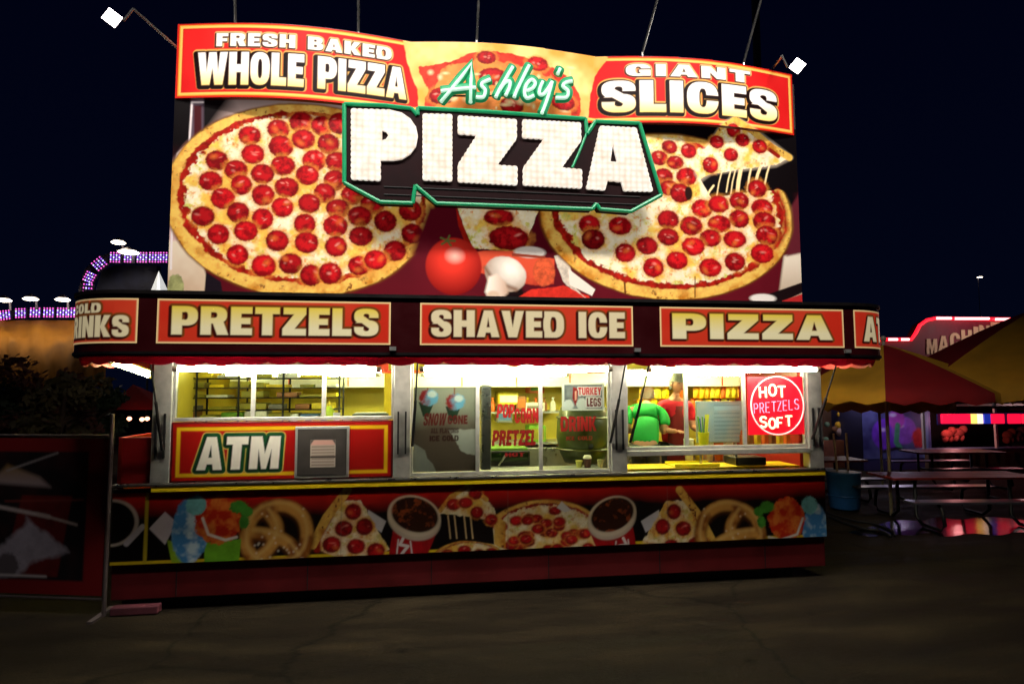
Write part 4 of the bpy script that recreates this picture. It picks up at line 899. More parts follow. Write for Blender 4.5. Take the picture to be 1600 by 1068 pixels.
for z, x0, x1 in ((trace(810, 642.5, 1.7)[2], 2.85, 3.95), (trace(810, 632.5, 1.7)[2]-.0, 2.86, 3.0), (trace(810, 690.5, 1.7)[2], 2.85, 3.95)): MB().box((x0, 1.64, z-.02), (x1, 2.16, z-.002)).build('wall_shelf', m_alu, stand)
x, y = trace(912, 700, .75)[0], .75; zb = 1.052
t = thing('drink_barrel', (x, y, zb), 'large dark green drink barrel behind the right pane of the middle window', 'drink barrel')
MB().lathe((x, y, zb), [(.2, 0), (.25, .1), (.285, .26), (.275, .42), (.24, .56), (.2, .6)], 28).build('barrel_body', mat('dark_green_plastic', (52, 62, 14), .35, noise=.3, nscale=6, coat=.3), t, smooth=True)
MB().lathe((x, y, zb+.6), [(.21, 0), (.21, .03), (.18, .05), (.05, .055)], 28).build('lid', mat('green_lid', (60, 84, 20), .4), t)
MB().lathe((x, y-.285, zb+.16), [(.02, 0), (.028, .02), (.02, .05)], 10).build('tap', m_dark, t)
for z in (.13, .45): MB().lathe((x, y, zb+z), [(.276, 0), (.29, .012), (.276, .024)], 28, cap=False).build('hoop', mat('hoop_olive', (70, 70, 16), .4), t)
a, b_ = trace(877, 641, .1), trace(942, 598, .1)
t = thing('window_poster', ((a[0]+b_[0])/2, .1, a[2]), 'red and grey turkey legs poster with a white border in the middle window', 'poster')
MB().box((a[0], .062, a[2]), (b_[0], .07, b_[2])).build('card', m_white, t)
cv = Print(a[0]+.004, b_[0]-.004, a[2]+.004, b_[2]-.004, .0045, lin((230, 226, 220)))
W_, H_ = b_[0]-a[0], b_[2]-a[2]; px = lambda u, v: (a[0]+u*W_, a[2]+v*H_)
cv.poly([px(.05, .06), px(.95, .06), px(.95, .94), px(.05, .94)], lambda X, Z: mixc(lin((80, 84, 90)), lin((150, 152, 156)), fbm(X, Z, 10, 2)*1.4-.3))
cv.poly([px(.26, .86), px(.38, .8), px(.36, .4), px(.31, .15), px(.24, .45)], nz((150, 24, 26), .5, 20)); cv.poly([px(.3, .7), px(.34, .72), px(.34, .4), px(.3, .36)], lin((236, 170, 150)))
cv.ell(*px(.14, .2), .05, .05, lin((220, 222, 220)), wob=.2); cv.ell(*px(.46, .22), .05, .06, lin((216, 216, 214)), wob=.2)
cv.text('TURKEY', px(.38, 0)[0], px(.93, 0)[0], px(0, .56)[1], px(0, .84)[1], lin((206, 20, 34)), [(.008, lin((240, 230, 230)), 0, 0)])
cv.text('LEGS', px(.58, 0)[0], px(.92, 0)[0], px(0, .14)[1], px(0, .46)[1], lin((110, 14, 20)), [(.01, lin((236, 228, 226)), 0, 0)])
cv.make('printed_picture', art_mat('printed_paper', .0, .5), t, lambda X, Z: (X, .059+0*X, Z))
light_w = P_('white_foam', (240, 238, 224))
pcup(918, 732, .33, .04, .1, P_('maroon_cup', (70, 16, 24)), 'maroon cup with a white lid beside the drink barrel', lid=light_w)
pcup(905, 732, .36, .035, .08, P_('pale_yellow_cup', (214, 210, 110)), 'pale yellow cup left of the maroon lidded cup')
pcup(938, 732, .36, .03, .09, P_('cream_cup', (190, 180, 130)), 'cream cup right of the maroon lidded cup')
for k in range(9):
    x = 2.95+k*.105; z = trace(810, 642.5, 1.7)[2]; c = (1, 4, 2, 3, 6)[k % 5]
    t = MB().lathe((x, 1.75, z), [(.03, 0), (.036, .01), (.036, .09), (.02, .12), (.012, .125), (.012, .15), (.018, .152), (.016, .165)], 14).build('syrup_bottle', m_pk[c], None, smooth=True, loc=(x, 1.75, z))
    tag(t, '%s syrup bottle, %s from the left on the shelf behind the middle window' % (cnames[c], ordn[k]), 'bottle', 'syrup bottles behind the middle window')
for k in range(5):
    x = 5.0+k*.11
    t = MB().lathe((x, .62, 1.053), [(.038, 0), (.05, .12), (.052, .14), (.05, .16), (.053, .18), (.05, .2), (.054, .23), (.047, .232)], 16).build('cup_stack', m_pk[(3, 1, 3, 4, 3)[k]], None, smooth=True, loc=(x, .62, 1.053))
    tag(t, '%s stack of paper cups, %s from the left behind the menu board' % (('white', 'yellow', 'white', 'orange', 'white')[k], ordn[k]), 'cup stack', 'stacks of cups behind the menu board')
# right window: menu board, yellow tub of straws, hanging snack bags, neon sign
a, b_ = trace(1089, 692, .25), trace(1160, 626, .25)
t = thing('menu_board', ((a[0]+b_[0])/2, .25, a[2]), 'pale silver menu board standing on the shelf of the right window', 'menu board')
MB().box((a[0], .252, a[2]), (b_[0], .275, b_[2])).build('board', m_alu, t, bevel=.006)
cv = Print(a[0]+.015, b_[0]-.015, a[2]+.015, b_[2]-.015, .005)
cv.C[:] = mixc(lin((190, 186, 180)), lin((150, 176, 190)), fbm(cv.X, cv.Z, 5, 4)*1.8-.4)
for k in range(9): z = a[2]+.05+k*.04; cv.line([(a[0]+.19, z), (b_[0]-.04, z)], .012, lin((120, 140, 156)), alpha=.7)
cv.poly(R(a[0]+.19, b_[2]-.09, b_[0]-.03, b_[2]-.05), lin((170, 196, 214)))
cv.make('printed_picture', art_mat('printed_paper', 0, .5), t, lambda X, Z: (X, .249+0*X, Z))
MB().box((a[0]+.05, .29, 1.053), (a[0]+.07, .31, a[2]+.2)).build('leg', m_steel, t); MB().box((b_[0]-.07, .29, 1.053), (b_[0]-.05, .31, a[2]+.2)).build('leg', m_steel, t)
p = trace(1101, 692, .13)
MB().box((p[0]-.07, .095, 1.225), (p[0]+.07, .22, 1.238)).build('ledge_bracket', m_alu, stand)
t = cup(p[0], .15, 1.239, .055, .15, P_('yellow_tub_plastic', (226, 214, 20)), 'yellow tub holding blue and green straws in front of the menu board', cat='straw tub', name='straw_tub')
for k in range(9):
    a_ = k*2.4; c = [(20, 70, 150), (110, 170, 40), (230, 220, 60)][k % 3]
    s_ = MB().tube([(p[0]+.02*math.cos(a_), .15+.02*math.sin(a_), 1.27), (p[0]+.055*math.cos(a_), .15+.045*math.sin(a_), 1.52+.02*(k % 3))], .007, 6).build('straw', mat('straw_%s' % ['blue', 'green', 'yellow'][k % 3], c, .4), None, loc=(p[0], .15, 1.27))
    tag(s_, '%s drinking straw sticking up out of the yellow tub' % ['blue', 'green', 'yellow'][k % 3], 'straw', '%s straws in the yellow tub' % ['blue', 'green', 'yellow'][k % 3])
cols = [(244, 206, 20), (250, 170, 20), (236, 110, 20), (246, 224, 60), (214, 50, 20), (120, 170, 50)]
cn = ['yellow', 'amber', 'orange', 'pale yellow', 'red', 'green']
k = 0
for row, (vv, us) in enumerate(((612, [1004, 1016, 1028, 1040, 1062, 1088, 1098, 1106, 1114, 1122, 1130, 1138, 1148, 1156]), (632, [1000, 1010, 1022, 1034, 1046, 1060, 1084, 1094, 1108, 1120, 1132, 1144]))):
    for j, u in enumerate(us):
        q = trace(u, vv, 1.5+.06*row); c = (j*5+row*2) % 6 if u > 1080 and u < 1100 else (0, 1, 3, 0, 2, 3)[(j*7+row) % 6]
        b = MB(); w_, h_ = .042, .075
        prof = [(-h_, .004), (-h_*.9, .012), (-h_*.4, .028), (h_*.3, .03), (h_*.9, .012), (h_, .004)]
        vs = [];
        for z, d in prof: vs += [(q[0]-w_, q[1], q[2]+z), (q[0], q[1]-d, q[2]+z), (q[0]+w_, q[1], q[2]+z), (q[0], q[1]+d, q[2]+z)]
        fs = [(4*i+s_, 4*i+(s_+1) % 4, 4*i+4+(s_+1) % 4, 4*i+4+s_) for i in range(5) for s_ in range(4)]+[(3, 2, 1, 0), (20, 21, 22, 23)]
        o = b.add(vs, fs).build('snack_bag', mat('foil_'+cn[c].replace(' ', '_'), cols[c], .35, .2, noise=.25, nscale=20), None, loc=tuple(q))
        tag(o, '%s snack bag, %s from left in the %s row behind the right window' % (cn[c], (ordn+['tenth', 'eleventh', 'twelfth', 'thirteenth', 'fourteenth'])[j], ('upper', 'lower')[row]), 'snack bag', 'snack bags hanging behind the right window')
for vv, y in ((604, 1.5), (624, 1.56)):
    a, b_ = trace(990, vv, y), trace(1165, vv, y); MB().tube([tuple(a), tuple(b_)], .006, 6).build('hanging_rail', m_steel, stand)
a, b_ = trace(1170, 679, .02), trace(1253, 588, .02)
t = thing('neon_window_sign', ((a[0]+b_[0])/2, .0, a[2]), 'glowing red square neon window sign reading hot pretzels soft', 'neon sign')
yn = .012
MB().box((a[0], yn, a[2]), (b_[0], yn+.012, b_[2])).build('panel', mat('neon_panel_red', (214, 14, 34), .4, emit=.55, ecol=(236, 14, 40)), t)
cx, cz = (a[0]+b_[0])/2+.006, (a[2]+b_[2])/2; rw, rh = (b_[0]-a[0])*.475, (b_[2]-a[2])*.5
m_ring = mat('pink_neon', (255, 200, 196), .3, emit=1.3, ecol=(255, 150, 150)); m_wl = mat('cream_neon', (255, 250, 210), .3, emit=1.2, ecol=(255, 240, 190)); m_pk2 = mat('rose_neon', (255, 150, 180), .3, emit=.9, ecol=(255, 120, 170))
MB().tube([(cx+rw*math.cos(i*math.pi/24), yn-.014, cz+rh*math.sin(i*math.pi/24)) for i in range(49)], .0075, 8, cap=False).build('ring', m_ring, t, smooth=True)
LS = {'H': [[(0, 0), (0, 1)], [(.6, 0), (.6, 1)], [(0, .5), (.6, .5)]], 'O': [[(.35+.35*math.cos(i*.5236), .5+.5*math.sin(i*.5236)) for i in range(13)]], 'T': [[(0, 1), (.7, 1)], [(.35, 0), (.35, 1)]],
      'P': [[(0, 0), (0, 1), (.4, 1), (.55, .85), (.55, .65), (.4, .5), (0, .5)]], 'R': [[(0, 0), (0, 1), (.4, 1), (.55, .85), (.55, .65), (.4, .5), (0, .5)], [(.25, .5), (.6, 0)]], 'E': [[(.55, 1), (0, 1), (0, 0), (.55, 0)], [(0, .5), (.45, .5)]],
      'Z': [[(0, 1), (.6, 1), (0, 0), (.6, 0)]], 'L': [[(0, 1), (0, 0), (.5, 0)]], 'S': [[(.6, .85), (.45, 1), (.15, 1), (0, .85), (0, .65), (.15, .53), (.45, .47), (.6, .35), (.6, .15), (.45, 0), (.15, 0), (0, .15)]], 'F': [[(.55, 1), (0, 1), (0, 0)], [(0, .5), (.45, .5)]]}
def neon(word, x0, x1, zf, h, r, m):
    n = len(word); w = (x1-x0)/n
    for i, ch in enumerate(word):
        b = MB(); zz = zf((i+.5)/n)
        for st in LS[ch]: b.tube([(x0+i*w+p_[0]*w*1.08, yn-.014, zz+p_[1]*h) for p_ in st], r, 6)
        b.build('letter', m, t)
W_, H_ = b_[0]-a[0], b_[2]-a[2]
neon('HOT', a[0]+.2*W_, a[0]+.7*W_, lambda q: a[2]+H_*(.62+.05*(1-abs(q-.5)*2)), H_*.19, .0105, m_wl)
neon('PRETZELS', a[0]+.09*W_, a[0]+.93*W_, lambda q: a[2]+H_*(.36+.08*q), H_*.17, .0055, m_pk2)
neon('SOFT', a[0]+.2*W_, a[0]+.8*W_, lambda q: a[2]+H_*(.1+.1*abs(q-.45)), H_*.17, .0105, m_wl)
for k in range(7): 
    x = a[0]+.05+k*(W_-.1)/6; o = MB().box((x-.02, .2, 1.242), (x+.02, .26, 1.35)).lathe((x, .23, 1.35), [(.018, 0), (.022, .02), (.01, .05)], 10).build('condiment_bottle', m_pk[(4, 2, 1)[k % 3]], None, loc=(x, .23, 1.242), bevel=.003)
    tag(o, '%s condiment bottle, %s from left under the red neon sign' % (('orange', 'brown', 'yellow')[k % 3], ordn[k]), 'bottle', 'condiment bottles under the neon sign')
MB().box((a[0]-.02, .12, 1.225), (b_[0]+.02, .3, 1.2415)).build('ledge', m_alu, stand)
t = thing('cash_drawer', (5.45, .3, 1.053), 'low black cash drawer on the counter of the right window', 'cash drawer')
MB().box((5.3, .2, 1.053), (5.62, .45, 1.13)).build('drawer_body', m_black, t, bevel=.008); MB().box((5.32, .192, 1.065), (5.6, .199, 1.115)).build('drawer_front', m_dark, t)
t = thing('food_tray', (4.9, .3, 1.053), 'flat yellow food tray on the counter of the right window', 'tray')
MB().box((4.66, .18, 1.053), (5.12, .44, 1.06)).build('tray_base', P_('yellow_tray', (240, 222, 30)), t); 
MB().box((4.66, .18, 1.061), (5.12, .195, 1.08)).box((4.66, .425, 1.061), (5.12, .44, 1.08)).build('rim', P_('yellow_tray', (240, 222, 30)), t)
# ------------------------------------------------------------------ the two people serving
def skin_obj(name, verts, edges, radii, m, parent, root=0, sub=2):
    me = bpy.data.meshes.new(name); off = wloc(parent)
    me.from_pydata([Vector(v)*S-off for v in verts], edges, []); me.update()
    o = link(name, me, parent, m)
    o.modifiers.new('skin', 'SKIN'); ly = me.skin_vertices[0] if me.skin_vertices else None
    if ly is None:
        bpy.context.view_layer.objects.active = o
    for i, r in enumerate(radii):
        rr_ = (r, r) if not isinstance(r, tuple) else r
        me.skin_vertices[0].data[i].radius = (rr_[0]*S, rr_[1]*S); me.skin_vertices[0].data[i].use_root = (i == root)
    s_ = o.modifiers.new('sub', 'SUBSURF'); s_.levels = sub; s_.render_levels = sub
    o.modifiers['skin'].use_smooth_shade = True
    return o
def person(x, y, z0, face, lean, shirt, trousers, skin_c, hair_c, label, hat=None, apron=None, reach=.25):
    """standing worker, height 1.45 units, facing angle `face` about z; leaning forward by `lean`"""
    t = thing('person', (x, y, z0), label, 'person', 'people serving inside the stand')
    ca, sa = math.cos(face), math.sin(face)
    def W(sx, fy, z):                       # sx to the person's right, fy forward, z up
        return (x+sx*ca+fy*sa, y-sx*sa+fy*ca, z0+z)
    def L(sx, fy, z):                       # upper body leans about the hips
        dz = z-.78; return W(sx, fy+math.sin(lean)*dz, .78+math.cos(lean)*dz)
    ms = mat('skin_%d' % skin_c[0], skin_c, .55, noise=.08)
    V = [W(0, 0, .78), L(0, .01, .9), L(0, .02, 1.05), L(0, .02, 1.17), L(0, .03, 1.24), L(0, .045, 1.29)]; r = [(.095, .07), (.085, .06), (.095, .065), (.085, .06), (.045, .045), (.042, .042)]
    E_ = [(0, 1), (1, 2), (2, 3), (3, 4), (4, 5)]
    for s_ in (-1, 1):
        k = len(V); V += [L(s_*.15, .02, 1.16), L(s_*.19, .03, 1.02), L(s_*.2, .08, .9), L(s_*.17, .08+reach*.6, .88), L(s_*.155, .1+reach*.8, .885)]
        r += [.046, .042, .039, .03, .024]; E_ += [(3, k), (k, k+1), (k+1, k+2), (k+2, k+3), (k+3, k+4)]
        k = len(V); V += [W(s_*.07, 0, .72), W(s_*.075, .01, .42), W(s_*.078, -.01, .1), W(s_*.08, .0, .045), W(s_*.09, .1, .03)]
        r += [.085, .058, .042, .036, .03]; E_ += [(0, k), (k, k+1), (k+1, k+2), (k+2, k+3), (k+3, k+4)]
    skin_obj('body', V, E_, r, ms, t)
    # shirt, trousers, shoes follow the body a little outside it
    SV = [W(0, 0, .66), L(0, .01, .9), L(0, .02, 1.05), L(0, .02, 1.17), L(0, .028, 1.215)]; SR = [(.165, .125), (.15, .115), (.155, .115), (.12, .1), (.062, .062)]; SE = [(0, 1), (1, 2), (2, 3), (3, 4)]
    for s_ in (-1, 1):
        k = len(SV); SV += [L(s_*.172, .02, 1.15), L(s_*.2, .03, 1.03), L(s_*.205, .055, .96)]; SR += [.06, .062, .064]; SE += [(3, k), (k, k+1), (k+1, k+2)]
    skin_obj('shirt', SV, SE, SR, shirt, t)
    TV = [W(0, 0, .75)]; TR_ = [(.135, .1)]; TE = []
    for s_ in (-1, 1):
        k = len(TV); TV += [W(s_*.07, 0, .69), W(s_*.075, .01, .42), W(s_*.078, -.01, .09)]; TR_ += [.093, .068, .055]; TE += [(0, k), (k, k+1), (k+1, k+2)]
    skin_obj('trousers', TV, TE, TR_, trousers, t)
    for s_ in (-1, 1):
        fy0 = .1+reach*.8; wz = .885
        HV = [L(s_*.155, fy0, wz), L(s_*.152, fy0+.03, wz), L(s_*.15, fy0+.06, wz-.003)]; HR = [(.017, .013), (.026, .013), (.03, .012)]; HE = [(0, 1), (1, 2)]
        for f_, (dx, ln) in enumerate(((-.022, .05), (-.008, .06), (.007, .056), (.021, .043))):
            k = len(HV); b0 = fy0+.064
            HV += [L(s_*(.15+dx), b0, wz-.003), L(s_*(.15+dx*1.15), b0+ln*.5, wz-.006), L(s_*(.15+dx*1.15), b0+ln, wz-.02)]; HR += [.0075, .007, .0055]; HE += [(2, k), (k, k+1), (k+1, k+2)]
        k = len(HV); HV += [L(s_*(.15-.03), fy0+.03, wz), L(s_*(.15-.045), fy0+.06, wz-.008)]; HR += [.0085, .007]; HE += [(1, k), (k, k+1)]
        skin_obj('hand', HV, HE, HR, ms, t, sub=1)
    # head with face
    hx = lambda sx, fy, z: Vector(L(sx, .06+fy, 1.375+z))
    b = MB(); n = 20; rings = []
    for i in range(13):
        ph = -math.pi/2+math.pi*i/12; z = .098*math.sin(ph); c = math.cos(ph)
        jaw = 1-.24*max(0, -z/.098)
        for k in range(n):
            th_ = 2*math.pi*k/n; sx = .071*c*jaw*math.cos(th_); fy = .088*c*(1-.1*max(0, -z/.098))*math.sin(th_)
            if math.sin(th_) > .5:
                fy += .016*math.exp(-((z+.012)/.02)**2)*math.exp(-(sx/.014)**2)-.006*math.exp(-((z-.012)/.013)**2)*math.exp(-((abs(sx)-.03)/.014)**2)+.005*math.exp(-((z+.05)/.01)**2)*math.exp(-(sx/.022)**2)
            rings.append(hx(sx, fy, z))
    fs = [(i*n+k, i*n+(k+1) % n, (i+1)*n+(k+1) % n, (i+1)*n+k) for i in range(12) for k in range(n)]
    b.add(rings, fs); hd = b.build('head', ms, t, smooth=True)
    for s_ in (-1, 1):
        e = MB(); c0 = hx(s_*.028, .071, .01)
        e.lathe(tuple(c0-Vector((0, 0, .007))), [(.002, 0), (.008, .004), (.009, .007), (.008, .01), (.002, .014)], 10).build('eye', mat('eye_dark', (30, 22, 20), .2), hd, smooth=True)
        c1 = hx(s_*.073, -.005, -.002)
        MB().lathe(tuple(c1-Vector((0, 0, .02))), [(.004, 0), (.012, .008), (.014, .024), (.006, .04)], 10).build('ear', ms, hd, smooth=True)
    m0, m1 = hx(-.02, .08, -.05), hx(.02, .08, -.05)
    MB().tube([tuple(m0), tuple(hx(0, .086, -.052)), tuple(m1)], .0045, 6).build('mouth', mat('lip', (150, 70, 64), .5), hd)
    b = MB(); rings = []
    for i in range(8):
        ph = math.pi/2*(i/7); z = .106*math.sin(ph)+.006; c = math.cos(ph)
        for k in range(n):
            th_ = 2*math.pi*k/n; f0 = math.sin(th_); low = -.06 if (f0 < .2 and i == 0) else (.03 if i == 0 else 0)
            rings.append(hx(.079*c*math.cos(th_), .094*c*f0-.004, z+low))
    b.add(rings, [(i*n+k, i*n+(k+1) % n, (i+1)*n+(k+1) % n, (i+1)*n+k) for i in range(7) for k in range(n)]).build('hair', mat('hair_%d' % hair_c[0], hair_c, .7, noise=.3, nscale=40), t, smooth=True)
    if hat:
        b = MB(); rings = []
        for i in range(6):
            ph = math.pi/2*(i/5); z = .118*math.sin(ph)+.03; c = math.cos(ph)
            for k in range(n): th_ = 2*math.pi*k/n; rings.append(hx(.084*c*math.cos(th_), .1*c*math.sin(th_)-.004, z))
        b.add(rings, [(i*n+k, i*n+(k+1) % n, (i+1)*n+(k+1) % n, (i+1)*n+k) for i in range(5) for k in range(n)])
        h0 = [hx(-.07, .07, .034), hx(-.04, .15, .026), hx(.04, .15, .026), hx(.07, .07, .034)]; b.add(h0+[v-Vector((0, 0, .006)) for v in h0], [(0, 1, 2, 3), (7, 6, 5, 4), (0, 4, 5, 1), (1, 5, 6, 2), (2, 6, 7, 3), (3, 7, 4, 0)])
        b.build('cap', hat, t, smooth=False)
    if apron:
        b = MB(); vs = []
        for z, hw in ((1.14, .07), (1.02, .1), (.9, .115), (.74, .13), (.5, .14)):
            for s_ in (-1, -.5, 0, .5, 1):
                fy = .118-.03*abs(s_)**2; vs.append((L if z > .75 else W)(s_*hw, fy, z))
        b.add(vs, [(5*i+k, 5*i+k+1, 5*i+6+k, 5*i+5+k) for i in range(4) for k in range(4)])
        o = b.build('apron', apron, t, smooth=True); so = o.modifiers.new('solid', 'SOLIDIFY'); so.thickness = .006
    return t
FZ = .482
q = trace(1008, 690, .7)
person(q[0], .7, FZ, math.radians(25), .62, mat('green_shirt', (30, 170, 70), .8, noise=.15, nscale=6, bump=.2, bscale=30), mat('dark_trousers', (24, 26, 30), .8), (206, 150, 120), (58, 34, 20), 'person in a green shirt bending forward with their back to the right window')
q = trace(1052, 690, .95)
person(q[0], .95, FZ, math.radians(170), .08, mat('red_shirt', (220, 22, 50), .8, noise=.15, nscale=6, bump=.2, bscale=30), mat('dark_trousers', (24, 26, 30), .8), (196, 136, 106), (90, 84, 76), 'person in a red shirt and grey cap serving behind the right window', hat=mat('grey_cap', (130, 128, 116), .8, noise=.15), apron=mat('maroon_apron', (120, 16, 24), .8, noise=.2))
# ------------------------------------------------------------------ left: banner fence, ride lights, tents, trees
A_ = np.array([-.30, -.02]); B_ = np.array([-2.6, .55])
def fp(s, z, o=0):                          # along the fence line from the stand outwards
    d = (B_-A_)/np.hypot(*(B_-A_)); n_ = np.array([d[1], -d[0]]);  n_ = -n_ if n_[1] > 0 else n_
    p = A_+d*s+n_*o; return (p[0], p[1], z)
FL = float(np.hypot(*(B_-A_)))
fen = thing('banner_fence', (*A_, 0), 'steel pipe fence panel with a dark printed food banner left of the red stand', 'fence')
m_pipe = mat('galvanised_pipe', (100, 88, 88), .4, .6, noise=.2)
MB().tube([fp(0, 0), fp(0, 1.62)], .017, 10).build('post', m_pipe, fen); MB().tube([fp(FL, 0), fp(FL, 1.45)], .017, 10).build('post', m_pipe, fen)
for z in (1.44, .13): MB().tube([fp(0.01, z), fp(FL, z)], .012, 8).build('rail', m_pipe, fen)
cv = Print(0, FL-.05, .16, 1.42, .011)
cv.C[:] = lin((112, 10, 14)); cv.poly(R(.17, .27, FL, 1.31), lambda X, Z: mixc(lin((16, 10, 12)), lin((60, 22, 20)), (fbm(X, Z, 3, 3)-.4)*2))
cv.poly([(.3, .95), (.75, .95), (.9, .3), (.4, .3)], nz((90, 16, 14), .4)); cv.line([(.2, .92), (.9, .9)], .012, lin((120, 50, 40)))
cv.poly([(.5, 1.02), (1.05, 1.05), (.9, 1.2), (.6, 1.1)], lambda X, Z: mixc(lin((150, 130, 130)), lin((130, 96, 30)), (Z-1.05)*6), soft=.02)
cv.line([(.5, .78), (1.0, .86), (1.8, .95)], .03, lin((176, 160, 156)), soft=.01); cv.line([(.25, .72), (.6, .8)], .02, lin((170, 150, 140)))
cv.poly([(.3, .5), (.55, .66), (.7, .78), (.72, .7), (.95, .5), (1.35, .4), (1.3, .28), (.95, .26), (.75, .3), (.62, .42)], nz((150, 140, 150), .3), soft=.02, wob=.03, ws=8)
cv.ell(.85, .38, .1, .1, lin((90, 80, 84)), wob=.2); cv.poly([(1.2, .28), (1.9, .28), (1.9, .55), (1.4, .5)], nz((150, 150, 150), .3), soft=.02)
cv.line([(.45, 1.3), (.9, 1.15)], .012, lin((150, 140, 140))); cv.line([(.5, .3), (1.8, .31)], .014, lin((190, 180, 180)))
MB().add([fp(0.02, .165, -.012), fp(FL-.05, .165, -.012), fp(FL-.05, 1.415, -.012), fp(.02, 1.415, -.012)]+[fp(0.02, .165, -.016), fp(FL-.05, .165, -.016), fp(FL-.05, 1.415, -.016), fp(.02, 1.415, -.016)], [(0, 1, 2, 3), (7, 6, 5, 4), (0, 4, 5, 1), (1, 5, 6, 2), (2, 6, 7, 3), (3, 7, 4, 0)]).build('banner', m_darkred, fen)
cv.make('printed_picture', art_mat('banner_cloth', 0, .7), fen, lambda X, Z: (A_[0]+(B_-A_)[0]/FL*(X+.02)+0*Z, A_[1]+(B_-A_)[1]/FL*(X+.02)-.010, Z))
for s_ in (.02, FL-.1): MB().box(tuple(np.array(fp(s_, .0))-[.02, .18, 0]), tuple(np.array(fp(s_, .02))+[.02, .18, .0])).build('foot', m_pipe, fen)
pk = MB().box((-.24, -.06, 0.006), (.12, .03, .07)).build('kerb_plank', mat('faded_pink_wood', (84, 34, 44), .7, noise=.3, nscale=6), None, bevel=.008, loc=(-.06, -.02, 0))
tag(pk, 'short faded pink plank on the ground at the left foot of the stand', 'plank')
# ride with strips of small purple lights
m_led = [mat('led_%s' % n, c, .4, emit=e, ecol=c, sample=False) for n, c, e in (('violet', (150, 90, 255), 2.2), ('white_blue', (190, 190, 255), 3.2), ('pink', (235, 90, 200), 2.0))]
m_hub = mat('dark_ride_steel', (40, 34, 50), .6)
def led_panel(root, u, v, ang, y, su=15, sv=17, cols=4, rows=5):
    """one lit panel: a dark plate with a grid of bulbs"""
    c = np.array(trace(u, v, y)); px_ = np.linalg.norm(np.array(trace(u+1, v, y))-c)
    ca, sa = math.cos(ang), math.sin(ang); ex = np.array([ca, 0, sa]); ez = np.array([-sa, 0, ca])
    w, h = su*px_*.5, sv*px_*.5
    q = [c+ex*a*w*1.12+ez*b_*h*1.12+np.array([0, dy, 0]) for dy in (.02, .1) for a, b_ in ((-1, -1), (1, -1), (1, 1), (-1, 1))]
    o = MB().add(q, [(0, 1, 2, 3), (7, 6, 5, 4), (0, 4, 5, 1), (1, 5, 6, 2), (2, 6, 7, 3), (3, 7, 4, 0)]).build('light_panel', m_hub, root)
    b = [MB(), MB(), MB()]
    for i in range(cols):
        for j in range(rows):
            p = c+ex*w*(2*i/(cols-1)-1)*.9+ez*h*(2*j/(rows-1)-1)*.9; r_ = px_*1.15
            b[(2 if j in (0, rows-1) else (i+j) % 2)].lathe((p[0], p[1]-.01, p[2]-r_), [(.001, 0), (r_*.8, r_*.4), (r_, r_), (r_*.8, r_*1.6), (.001, 2*r_)], 6, cap=False)
    for k in range(3):
        if b[k].v: b[k].build('bulbs', m_led[k], o)
YR = 14
ride = thing('carnival_ride', tuple(trace(200, 603, YR)*[1, 1, 0]), 'dark ride with an arch of violet lights left of the stand', 'carnival ride')
arch = [(134, 452), (137, 430), (147, 412), (162, 402)]
led_panel(ride, 137, 450, 1.5, YR, 14, 14, 3, 4); led_panel(ride, 140, 433, 1.15, YR, 16, 16); led_panel(ride, 155, 412, .75, YR, 18, 18)
for u in (180, 202, 222, 241, 258, 280): led_panel(ride, u, 402, 0, YR, 15, 17)
ap = [tuple(trace(u, v, YR+.25)) for u, v in ((130, 480), (133, 450), (141, 425), (155, 410), (175, 402), (200, 402), (300, 402))]
MB().tube(ap, .16, 8).build('arch_beam', m_hub, ride)
MB().tube([tuple(trace(132, 470, YR+.3)), tuple(trace(132, 470, YR+.3)*[1, 1, 0])], .12, 8).build('leg', m_hub, ride)
MB().tube([tuple(trace(296, 402, YR+.3)), tuple(trace(296, 402, YR+.3)*[1, 1, 0])], .12, 8).build('leg', m_hub, ride)
pan = MB(); 
pp = [trace(u, v, YR+.6) for u, v in ((150, 450), (158, 424), (180, 414), (245, 414), (245, 470), (150, 470))]
pan.add([tuple(p) for p in pp]+[tuple(p+np.array([0, .3, 0])) for p in pp], [(0, 1, 2, 3, 4, 5), (11, 10, 9, 8, 7, 6)]+[(i, i+6, (i+1) % 6+6, (i+1) % 6) for i in range(6)]).build('back_board', mat('ride_board', (40, 44, 70), .6, noise=.6, nscale=1.5), ride)
YS = 15
ride2 = thing('ride_canopy', tuple(trace(55, 603, YS)*[1, 1, 0]), 'low yellow ride canopy edged by a row of violet light panels at the far left', 'ride canopy')
for i, u in enumerate((8, 32, 55, 76, 97, 114)): led_panel(ride2, u, (492, 489, 488, 488, 488, 488)[i], (.15, .05, 0, 0, 0, 0)[i], YS, 15, 16)
MB().tube([tuple(trace(u, v, YS+.25)) for u, v in ((-30, 500), (0, 493), (30, 489), (170, 489))], .14, 8).build('light_beam', m_hub, ride2)
m_cy = mat('yellow_canvas', (168, 110, 24), .8, noise=.75, nscale=.45, bump=.6, bscale=.8, trans=.2)
vs = []; nU = 26
for i in range(nU):
    u = -60+i*9
    for j, (dv, dy) in enumerate(((500, .1), (518+6*math.sin(i*.8), -.6), (540+8*math.sin(i*.5+1), -1.3), (572+3*math.sin(i*1.2), -1.5), (604, -1.55))): vs.append(tuple(trace(u, dv, YS+dy+.12*math.sin(i*1.7+j))))
MB().add(vs, [(5*i+k, 5*i+k+1, 5*i+k+6, 5*i+k+5) for i in range(nU-1) for k in range(4)]).build('canopy', m_cy, ride2, smooth=True)
for u in (-40, 40, 130): MB().tube([tuple(trace(u, 500, YS+.3)), tuple(trace(u, 500, YS+.3)*[1, 1, 0])], .07, 8).build('pole', m_hub, ride2)
m_lampg = mat('street_lamp_glass', (255, 240, 214), .3, emit=14, ecol=(255, 236, 205))
